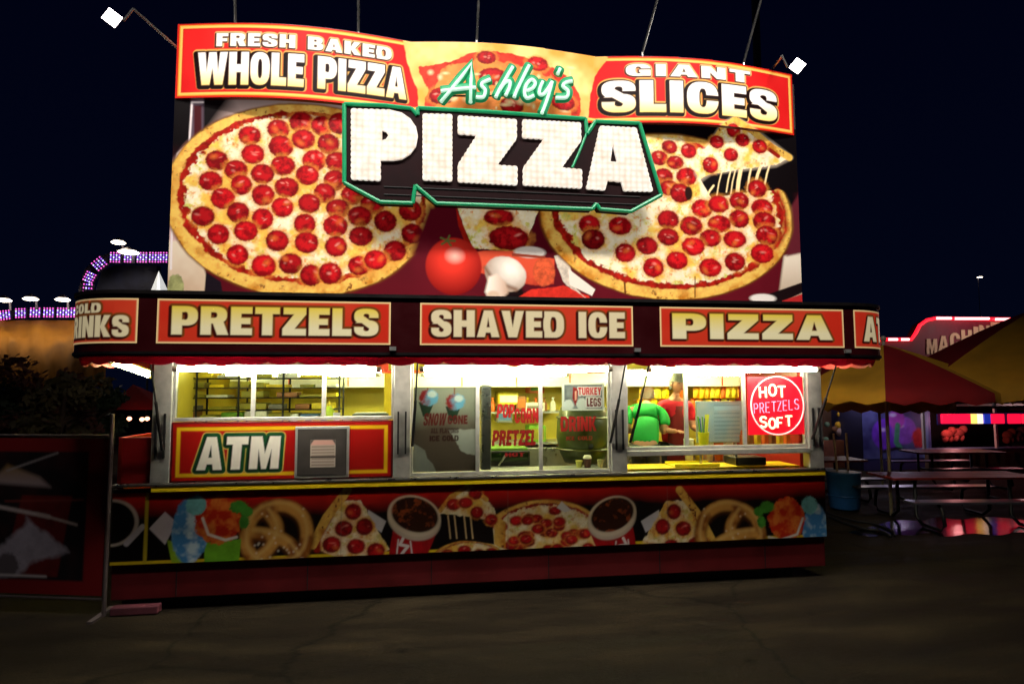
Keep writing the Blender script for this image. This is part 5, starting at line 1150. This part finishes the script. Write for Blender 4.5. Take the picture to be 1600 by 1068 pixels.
def pole_lamp(u, v, y, label, power, rx=.19, col=(1, .85, .62), drop=.25):
    c = trace(u, v, y); t = thing('round_lamp', (c[0], y, c[2]-drop), label, 'lamp', 'white lamps beyond the stand')
    MB().lathe((c[0], y, c[2]-.05), [(.02, 0), (rx*.8, .02), (rx, .05), (rx*.7, .085), (.02, .1)], 14).build('lamp_glass', m_lampg, t, smooth=True)
    MB().lathe((c[0], y, c[2]+.05), [(rx*.75, 0), (rx*.4, .06), (.03, .1)], 14).build('lamp_cap', m_hub, t)
    MB().tube([(c[0], y+.02, c[2]+.1), (c[0], y+.25, c[2]+.05), (c[0], y+.3, c[2]-drop)], .03, 8).build('stem', m_hub, t)
    if power: light('lamp_light', (c[0], y-.1, c[2]-.25), power, .2, None, t, col, kind='POINT')
pole_lamp(6, 469, 13.6, 'white lamp at the far left edge above the yellow canopy', 22)
pole_lamp(48, 467, 13.6, 'white lamp above the middle of the yellow canopy', 0)
pole_lamp(98, 468, 13.6, 'white lamp above the right end of the yellow canopy', 26)
pole_lamp(185, 379, 13.4, 'white lamp above the arch of violet lights', 0)
pole_lamp(201, 394, 13.45, 'dimmer white lamp just on the arch of violet lights', 0, .28)
pole_lamp(1531, 433, 60, 'tiny white lamp alone in the night sky right of the stand', 0, .3, drop=12)
tp = trace(248, 423, 13); t = thing('tent_peak', (tp[0], 13, 0), 'small bright white tent peak beside the lower left corner of the billboard', 'tent')
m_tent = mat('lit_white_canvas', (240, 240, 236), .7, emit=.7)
tl, tr_, tm = trace(236, 453, 13), trace(262, 453, 13), trace(248, 447, 12.8)
b = MB().add([tuple(tp), tuple(tl), tuple(trace(244, 453, 12.6)), tuple(tm), tuple(trace(251, 453, 12.6)), tuple(tr_), tuple(trace(249, 453, 13.6))], [(0, 1, 2), (0, 2, 3), (0, 3, 4), (0, 4, 5), (0, 5, 6), (0, 6, 1)]); b.build('canvas', m_tent, t)
for q in (tl, tr_): MB().tube([(q[0], q[1], q[2]), (q[0], q[1], 0)], .03, 8).build('pole', m_hub, t)
# trees between the ride and the fence
m_bark = mat('bark', (70, 50, 38), .9, noise=.3); m_leaf = [mat('leaf_%s' % n, c, .7, noise=.4, nscale=3) for n, c in (('brown_green', (74, 62, 30)), ('dark_green', (40, 52, 26)), ('russet', (96, 50, 36)))]
def tree(u, vt, y, h0, rad, label, seed, mi):
    rr = random.Random(seed); top = trace(u, vt, y); x = top[0]; H = top[2]
    t = thing('tree', (x, y, 0), label, 'tree', 'dark trees left of the stand')
    b = MB().tube([(x, y, 0), (x+.05, y, H*.35), (x-.04, y, H*.6), (x, y, H*.85)], .1, 8, r2=.03)
    for k in range(9):
        a = rr.uniform(0, 6.28); z0 = H*rr.uniform(.3, .7); l = rad*rr.uniform(.6, 1)
        b.tube([(x, y, z0), (x+l*.5*math.cos(a), y+l*.5*math.sin(a), z0+l*.3), (x+l*math.cos(a), y+l*math.sin(a), z0+l*.45)], .035, 6, r2=.01)
    b.build('trunk', m_bark, t)
    b = MB()
    cl = [(rr.uniform(-1, 1)*rad*.75, rr.uniform(-1, 1)*rad*.75, H*rr.uniform(.35, .95), rad*rr.uniform(.25, .5)) for _ in range(16)]
    for _ in range(1500):
        cx_, cy_, cz_, cr = rr.choice(cl); d = Vector((rr.gauss(0, 1), rr.gauss(0, 1), rr.gauss(0, .8))).normalized()*cr*rr.uniform(.4, 1)
        p = Vector((x+cx_, y+cy_, cz_))+d; a = Vector((rr.gauss(0, 1), rr.gauss(0, 1), rr.gauss(0, 1))).normalized(); c = a.orthogonal().normalized(); s_ = rr.uniform(.05, .1)
        b.add([p-a*s_, p+c*s_*.5, p+a*s_, p-c*s_*.5], [(0, 1, 2, 3)])
    b.build('crown', m_leaf[mi], t)
tree(30, 596, 8, 0, .8, 'dark leafy tree at the far left edge above the banner fence', 1, 1)
tree(62, 566, 7, 0, .75, 'russet brown tree in front of the yellow canopy', 2, 2)
tree(104, 590, 6.5, 0, .6, 'brown green tree just left of the cold drinks corner', 3, 0)
tree(150, 612, 9, 0, .7, 'low dark tree under the left corner of the awning', 4, 1)
p0 = trace(205, 648, 11)
t = thing('market_tent', (p0[0], 11, 0), 'small dark red market tent with warm lights between the fence and the stand', 'tent')
a, b_, c_ = trace(165, 640, 11), trace(252, 640, 11), trace(208, 600, 11.5)
MB().add([tuple(a), tuple(b_), tuple(b_+np.array([0, 1.6, 0])), tuple(a+np.array([0, 1.6, 0])), tuple(c_)], [(0, 1, 4), (1, 2, 4), (2, 3, 4), (3, 0, 4)]).build('roof', mat('red_canvas', (150, 20, 24), .8, noise=.2, trans=.2), t)
for q in (a, b_): MB().tube([tuple(q), (q[0], q[1], 0)], .03, 8).build('pole', m_hub, t)
for u, v in ((202, 654), (222, 655), (230, 654)):
    q = trace(u, v, 11.1); MB().lathe((q[0], q[1], q[2]-.05), [(.01, 0), (.05, .03), (.06, .06), (.03, .1)], 10).build('lantern', mat('lantern_glass', (255, 190, 150), .3, emit=6, ecol=(255, 160, 120)), t, smooth=True)
# ------------------------------------------------------------------ right: umbrellas, picnic tables, bin, game stalls
m_uy = mat('yellow_umbrella_cloth', (222, 160, 36), .8, noise=.2, nscale=2, trans=.25, bump=.15, bscale=8); m_ur = mat('red_umbrella_cloth', (150, 14, 18), .8, noise=.2, nscale=2, trans=.25, bump=.15, bscale=8)
m_pole = mat('pale_pole', (190, 180, 160), .5, noise=.1)
GU = 'red and yellow umbrellas over the picnic tables'
def umbrella(x, y, rim, apex, rad, rot, label, m1=None, n=8):
    t = thing('umbrella', (x, y, 0), label, 'umbrella', GU)
    MB().tube([(x, y, 0.02), (x, y, apex+.05)], .022, 10).build('pole', m_pole, t)
    MB().lathe((x, y, apex+.05), [(.03, 0), (.045, .03), (.02, .07)], 10).build('finial', m_pole, t)
    for k in range(n):
        a0, a1 = rot+2*math.pi*k/n, rot+2*math.pi*(k+1)/n; vs = []; K, J = 6, 7
        for i in range(K+1):
            f_ = i/K
            for j in range(J):
                w_ = j/(J-1); a = a0+(a1-a0)*w_; c = math.cos((a1-a0)/2)/math.cos(a-(a0+a1)/2); r_ = rad*f_*c
                vs.append((x+r_*math.cos(a), y+r_*math.sin(a), apex-(apex-rim)*(f_**1.15)-.05*f_*(1-f_)*4*math.sin(math.pi*w_)*.6))
        for j in range(J):
            w_ = j/(J-1); a = a0+(a1-a0)*w_; c = math.cos((a1-a0)/2)/math.cos(a-(a0+a1)/2)*rad*1.005
            vs.append((x+c*math.cos(a), y+c*math.sin(a), rim-.12+.025*math.cos(w_*2*math.pi*3)))
        b = MB().add(vs, [(i*J+j, i*J+j+1, (i+1)*J+j+1, (i+1)*J+j) for i in range(K+1) for j in range(J-1)])
        o = b.build('panel', (m_ur if k % 2 else m_uy) if m1 is None else m1, t, smooth=True)
        MB().tube([(x+.03*math.cos(a0), y+.03*math.sin(a0), apex-.03), (x+rad*.98*math.cos(a0), y+rad*.98*math.sin(a0), rim-.02)], .009, 6).build('rib', m_pole, t)
umbrella(8.75, 2.35, 1.74, 2.42, 1.55, .09, 'red and yellow striped umbrella nearest the right end of the stand')
umbrella(10.9, 1.9, 1.76, 2.95, 2.25, .09, 'large red and yellow striped umbrella at the right edge of the photo')
umbrella(10.3, 4.4, 1.52, 2.3, 1.15, .25, 'plain yellow umbrella behind the striped ones', m_uy)
m_tab = mat('table_red_brown', (130, 40, 32), .5, noise=.25, nscale=4); m_bench = mat('bench_grey', (96, 92, 102), .35, .3, noise=.2)
GT = 'picnic tables under the umbrellas'
def picnic(x, y, rz, label, L=1.5, sc=1):
    t = thing('picnic_table', (x, y, 0), label, 'picnic table', GT, rz)
    base = Vector((x, y, 0)); 
    def B(name, fn, m, **k):
        b = MB(); fn(b); b.v = [tuple(Vector(v)+base) for v in b.v]; return b.build(name, m, t, **k)
    B('table_top', lambda b: [b.box((-L/2, -.3+i*.15, .6), (L/2, -.3+i*.15+.14, .63)) for i in range(4)], m_tab, bevel=.006)
    for s_ in (-1, 1): B('bench', lambda b: b.box((-L/2, s_*.58-.11, .36), (L/2, s_*.58+.11, .385)), m_bench, bevel=.006)
    for s_ in (-1, 1):
        X = s_*L*.32
        def leg(b):
            b.tube([(X, -.18, .6), (X, -.18, .12), (X, -.3, .03), (X, -.62, .03), (X, -.7, .1), (X, -.66, .3), (X, -.58, .36)], .022, 8)
            b.tube([(X, .18, .6), (X, .18, .12), (X, .3, .03), (X, .62, .03), (X, .7, .1), (X, .66, .3), (X, .58, .36)], .022, 8)
            b.tube([(X, -.18, .3), (X, .18, .3)], .018, 8)
        B('leg_frame', leg, m_dark, smooth=True)
    return t
picnic(9.35, 1.95, -.12, 'red topped picnic table nearest the puddle', 2.0)
picnic(8.65, 3.9, -.05, 'red topped picnic table behind the blue bin', 1.5)
picnic(11.9, 4.6, -.1, 'picnic table farthest back at the right', 1.6)
q = traceg(1320, 795); x, y = float(q[0]), float(q[1])
t = thing('trash_bin', (x, y, 0), 'tall blue plastic trash bin behind the right end of the stand', 'trash bin')
m_bin = mat('blue_bin_plastic', (44, 104, 176), .45, noise=.2, nscale=4)
MB().lathe((x, y, .01), [(.19, 0), (.205, .03), (.22, .3), (.232, .5), (.24, .52), (.24, .545), (.215, .55), (.2, .08)], 24).build('barrel', m_bin, t, smooth=True)
MB().lathe((x, y, .2), [(.219, 0), (.226, .01), (.22, .02)], 24, cap=False).build('hoop', m_bin, t)
MB().lathe((x, y, .545), [(.21, 0), (.2, .01), (.12, .02)], 24).build('bag_liner', mat('grey_bag', (120, 120, 126), .5), t)
for dx in (-.07, .09):
    o = MB().tube([(x+dx, y, .06), (x+dx*1.3-.02, y+.03, 1.12)], .016, 8).build('wooden_pole', mat('pale_wood', (206, 176, 150), .6, noise=.2), None, smooth=True, loc=(x+dx, y, .06))
    tag(o, '%s pale wooden pole standing in the blue trash bin' % ('left' if dx < 0 else 'right'), 'pole', 'poles standing in the bin')
# game stalls far behind
YG = 5.9
def gpt(u, v, y=YG): return trace(u, v, y)
st = thing('game_stall', tuple(gpt(1530, 700)*[1, 1, 0]), 'dark game stall with a row of red and yellow lit signs behind the picnic tables', 'game stall')
a, b_ = gpt(1452, 735), gpt(1680, 735)
MB().box((a[0], YG, 0), (b_[0], YG+.1, gpt(1530, 703)[2])).build('counter', mat('stall_front', (120, 92, 66), .6, noise=.4, nscale=3), st)
cv = Print(a[0]+.05, b_[0]-.05, .12, gpt(1530, 703)[2]-.03, .02, lin((150, 116, 76)))
for k in range(16):
    rr = random.Random(k); cv.poly([(a[0]+.1+k*.24+rr.uniform(0, .08), .15+rr.uniform(0, .1)) , (a[0]+.22+k*.24, .14), (a[0]+.26+k*.24, .38), (a[0]+.12+k*.24, .42)], lin((130, 40, 30) if k % 2 else (70, 50, 30)))
cv.make('painted_front', art_mat('printed_paper', 0, .5), st, lambda X, Z: (X, YG-.008+0*X, Z))
MB().box((a[0], YG+.02, gpt(1530, 703)[2]), (b_[0], YG+.35, gpt(1530, 703)[2]+.03)).build('counter_top', mat('counter_blue', (90, 110, 140), .4), st)
MB().box((a[0], YG+1.4, .02), (b_[0], YG+1.5, 1.6)).build('back_wall', m_black, st)
for x in (a[0]+.02, (a[0]+b_[0])/2, b_[0]-.06): MB().box((x, YG+.12, gpt(1530, 703)[2]+.03), (x+.05, YG+.17, 1.6)).build('post', m_pole, st)
MB().box((a[0]-.1, YG-.1, gpt(1530, 641)[2]+.04), (b_[0]+.1, YG+1.5, gpt(1530, 641)[2]+.1)).build('roof', m_darkred, st)
for k, (u0, u1, c, e) in enumerate(((1466, 1482, (255, 20, 60), 1.6), (1485, 1509, (255, 20, 60), 1.6), (1512, 1519, (255, 190, 90), 2.2), (1521, 1528, (255, 210, 180), 2.0), (1531, 1540, (40, 60, 200), .6), (1544, 1561, (255, 16, 56), 1.5), (1570, 1587, (255, 16, 56), 1.5), (1592, 1606, (255, 30, 60), 1.3))):
    p_, q_ = gpt(u0, 661), gpt(u1, 646)
    MB().box((p_[0], YG-.12, p_[2]), (q_[0], YG-.06, q_[2])).build('lit_sign', mat('lit_sign_%d_%d_%d' % c, c, .4, emit=e*.95, ecol=c), st, bevel=.01)
p_, q_ = gpt(1462, 663), gpt(1610, 644); MB().box((p_[0], YG-.055, p_[2]), (q_[0], YG-.03, q_[2])).build('sign_board', mat('sign_blue', (20, 30, 90), .5, emit=.15), st)
light('sign_glow', (float(gpt(1520, 680)[0]), YG+.5, 1.05), 14, .1, None, st, (1, .4, .4), kind='POINT')
for k, (u, v, w_, c) in enumerate(((1480, 678, .3, (170, 60, 50)), (1497, 676, .34, (190, 80, 70)), (1575, 680, .26, (150, 60, 40)), (1590, 678, .24, (120, 60, 60)))):
    p_ = gpt(u, v, YG+.9); b = MB()
    t = thing('plush_toy', tuple(p_), '%s plush prize hanging in the dark game stall, %s from the left' % (('red', 'pink', 'brown', 'mauve')[k], ordn[k]), 'plush toy', 'plush prizes in the game stall')
    for cx_, cz_, rx_, rz_, nm in ((0, 0, w_*.5, .11, 'toy_body'), (w_*.42, .08, .09, .09, 'head'), (-w_*.2, -.1, .05, .09, 'leg'), (w_*.2, -.1, .05, .09, 'leg')):
        MB().add([(p_[0]+cx_+rx_*math.cos(ph)*math.cos(th_), p_[1]+.09*math.cos(ph)*math.sin(th_), p_[2]+cz_+rz_*math.sin(ph)) for ph in np.linspace(-1.57, 1.57, 8) for th_ in np.linspace(0, 6.2832, 13)[:-1]], [(i*12+k_, i*12+(k_+1) % 12, (i+1)*12+(k_+1) % 12, (i+1)*12+k_) for i in range(7) for k_ in range(12)]).build(nm, mat('plush_%d' % k, c, .9, noise=.2, nscale=20), t, smooth=True)
# purple painted booth
YM = 6.6
a, b_ = trace(1350, 735, YM), trace(1452, 640, YM)
bo = thing('mural_booth', ((a[0]+b_[0])/2, YM, 0), 'booth with a violet balloon mural behind the picnic tables', 'booth')
MB().box((a[0], YM, .0), (b_[0], YM+1.5, b_[2]+.5)).build('booth_wall', mat('booth_blue', (60, 60, 110), .6), bo)
cv = Print(a[0], b_[0], .25, b_[2]+.45, .02)
cv.C[:] = mixc(lin((40, 40, 96)), lin((86, 92, 150)), fbm(cv.X, cv.Z, 3, 2)*1.6-.3)
def MU(u, v): p = trace(u, v, YM); return p[0], p[2]
for u, v, r_, c in ((1384, 678, .34, (110, 50, 200)), (1412, 672, .3, (140, 80, 210)), (1400, 655, .2, (170, 70, 190))):
    c0 = MU(u, v); cv.ell(c0[0], c0[1], r_, r_, nz(c, .4, 6)); cv.ell(c0[0]-.08, c0[1]+.1, .08, .04, lin((200, 180, 240)), soft=.4)
cv.line([MU(1402, 664), MU(1400, 690), MU(1406, 700)], .12, nz((70, 150, 120), .3)); cv.line([MU(1380, 705), MU(1400, 700), MU(1418, 704)], .07, lin((20, 20, 40)))
c0 = MU(1435, 684); cv.ell(c0[0], c0[1], .16, .22, nz((180, 40, 50), .4), wob=.2); 
for u in (1444, 1448): cv.line([MU(u, 640), MU(u, 720)], .06, lin((90, 120, 170)))
cv.make('mural', art_mat('painted_mural', .05, .6), bo, lambda X, Z: (X, YM-.01+0*X, Z))
MB().box((a[0]-.1, YM-.4, b_[2]+.5), (b_[0]+.1, YM+1.6, b_[2]+.56)).build('roof', m_darkred, bo)
light('booth_light', (float(trace(1400, 660, YM-.7)[0]), YM-.7, 1.5), 12, .1, None, bo, (.8, .7, 1), kind='POINT')
# small snack booth between the bin and the stand
a, b_ = trace(1284, 735, 7.2), trace(1340, 600, 7.2)
bo2 = thing('toy_booth', ((a[0]+b_[0])/2, 7.2, 0), 'cluttered dim booth hung with toys between the stand and the purple mural', 'booth')
MB().box((a[0], 7.6, 0), (b_[0]+.6, 7.7, 2.0)).build('back_wall', mat('booth_brown', (70, 44, 34), .7, noise=.4, nscale=2), bo2)
MB().box((a[0], 7.2, 0), (b_[0]+.6, 7.3, .6)).build('counter', mat('booth_wood', (120, 70, 50), .6, noise=.3), bo2)
for k in range(14):
    rr = random.Random(40+k); u, v = rr.uniform(1288, 1352), rr.uniform(628, 712); p_ = trace(u, v, 7.35); r_ = rr.uniform(.06, .15)
    c = [(150, 120, 150), (190, 150, 40), (130, 40, 50), (90, 120, 100), (170, 150, 160), (120, 80, 60)][k % 6]
    MB().add([(p_[0]+r_*math.cos(ph)*math.cos(th_), p_[1]+r_*.6*math.cos(ph)*math.sin(th_), p_[2]+r_*.9*math.sin(ph)) for ph in np.linspace(-1.57, 1.57, 7) for th_ in np.linspace(0, 6.2832, 11)[:-1]], [(i*10+k_, i*10+(k_+1) % 10, (i+1)*10+(k_+1) % 10, (i+1)*10+k_) for i in range(6) for k_ in range(10)]).build('hanging_toy', mat('toy_%d' % (k % 6), c, .8, noise=.3), bo2, smooth=True)
light('booth_light', (float(trace(1325, 650, 6.9)[0]), 6.7, 1.75), 16, .1, None, bo2, (1, .85, .8), kind='POINT')
# big ride sign with red bulbs along its top
YA = 11
ms_ = thing('ride_sign', tuple(trace(1510, 603, YA)*[1, 1, 0]), 'dark red ride front lettered MACHINE with red lights along its curved top', 'ride sign')
OUTM = [(1360, 640), (1360, 530), (1424, 530), (1431, 520), (1437, 508), (1448, 500), (1462, 497), (1700, 500), (1700, 640)]
extrude_shape('sign_front', [[(trace(u, v, YA)[0], trace(u, v, YA)[2]) for u, v in OUTM]], lambda p: (p[0], YA, p[1]), (0, .3, 0), mat('ride_front_maroon', (110, 40, 56), .6, noise=.35, nscale=1.2), ms_)
rl = [tuple(trace(u, v, YA-.06)) for u, v in OUTM[1:8]]
m_rr = mat('red_rope_light', (255, 30, 40), .4, emit=2.6, ecol=(255, 24, 40)); m_rw = mat('pink_rope_light', (255, 190, 190), .4, emit=4, ecol=(255, 160, 160))
MB().tube(rl, .05, 8).build('rope_light', m_rr, ms_, smooth=True)
for u0, u1, v in ((1388, 1402, 530), (1408, 1420, 530), (1463, 1486, 497), (1492, 1545, 497.5), (1555, 1578, 498.5), (1584, 1592, 499)):
    MB().tube([tuple(trace(u0, v, YA-.1)), tuple(trace(u1, v, YA-.1))], .04, 8).build('bulb_strip', m_rw, ms_)
m_mt = mat('tan_letter', (150, 132, 100), .6, noise=.2)
lt = 'MACHINE'; 
for i, ch in enumerate(lt):
    u = (1448, 1466, 1484, 1502, 1521, 1530, 1548)[i]; v = 553-(u-1448)*.26; p_ = trace(u, v, YA-.03); q_ = trace(u+(7 if ch == 'I' else 15.5), v-24, YA-.03)
    w_, h_ = q_[0]-p_[0], q_[2]-p_[2]; cvv = Print(p_[0]-.02, q_[0]+.06, p_[2]-.02, q_[2]+.02, .02); cvv.A[:] = 0
    sk = G[ch][0]; cvv.text(ch, p_[0], q_[0], p_[2], q_[2], lin((206, 190, 150)), shear=.05)
    cvv.make('letter', art_mat('painted_mural', .05, .6), ms_, lambda X, Z: (X, YA-.03+0*X, Z), cull=True)
light('sign_glow', (float(trace(1510, 600, YA)[0]), YA-1.6, 3.6), 60, .2, None, ms_, (1, .6, .6), kind='POINT')
# tall dark pole behind the billboard's right end
p_ = trace(1182, 60, 3.4); o = MB().tube([(p_[0], 3.4, 0), (p_[0], 3.4, 9.5)], .06, 10).build('tall_pole', mat('dim_pole', (60, 60, 64), .6), None, loc=(p_[0], 3.4, 0)); tag(o, 'tall dim steel pole rising behind the right end of the billboard', 'pole')
# puddle and the hoses beside it
pz_ = [traceg(u, v, .004) for u, v in ((1325, 831), (1350, 825), (1372, 819), (1402, 812), (1440, 813), (1462, 808), (1500, 811), (1545, 807), (1600, 812), (1680, 818), (1640, 832), (1590, 831), (1560, 836), (1520, 833), (1480, 838), (1452, 832), (1425, 836), (1390, 834), (1360, 838))]
pp = [(q.x, q.y) for q in smooth_path([(p[0], p[1]) for p in pz_]+[(pz_[0][0], pz_[0][1])], 4)][:-1]
m_pud = mat('still_water', (10, 10, 13), .13, noise=0, spec=.3, bump=.14, bscale=3)
pu = MB().add([(p[0], p[1], .005) for p in pp], [tuple(range(len(pp)))[::-1]]).build('puddle', m_pud); tag(pu, 'shallow puddle reflecting red lights', None, None, 'structure')
for k, pts in enumerate((((1290, 800), (1330, 812), (1365, 818), (1392, 828), (1398, 836)), ((1292, 806), (1340, 824), (1375, 830), (1392, 838)))):
    P = [traceg(u, v, .016) for u, v in pts]
    o = MB().tube([tuple(q3) for q3 in [(q.x, q.y, .016+.006*k) for q in smooth_path([(p[0], p[1]) for p in P], 5)]], .014+.006*k, 8).build('hose', m_dark, None, smooth=True, loc=(P[0][0], P[0][1], 0))
    tag(o, ('thin black hose' if k == 0 else 'thicker black hose')+' running from the stand to the puddle', 'hose', 'hoses beside the puddle')
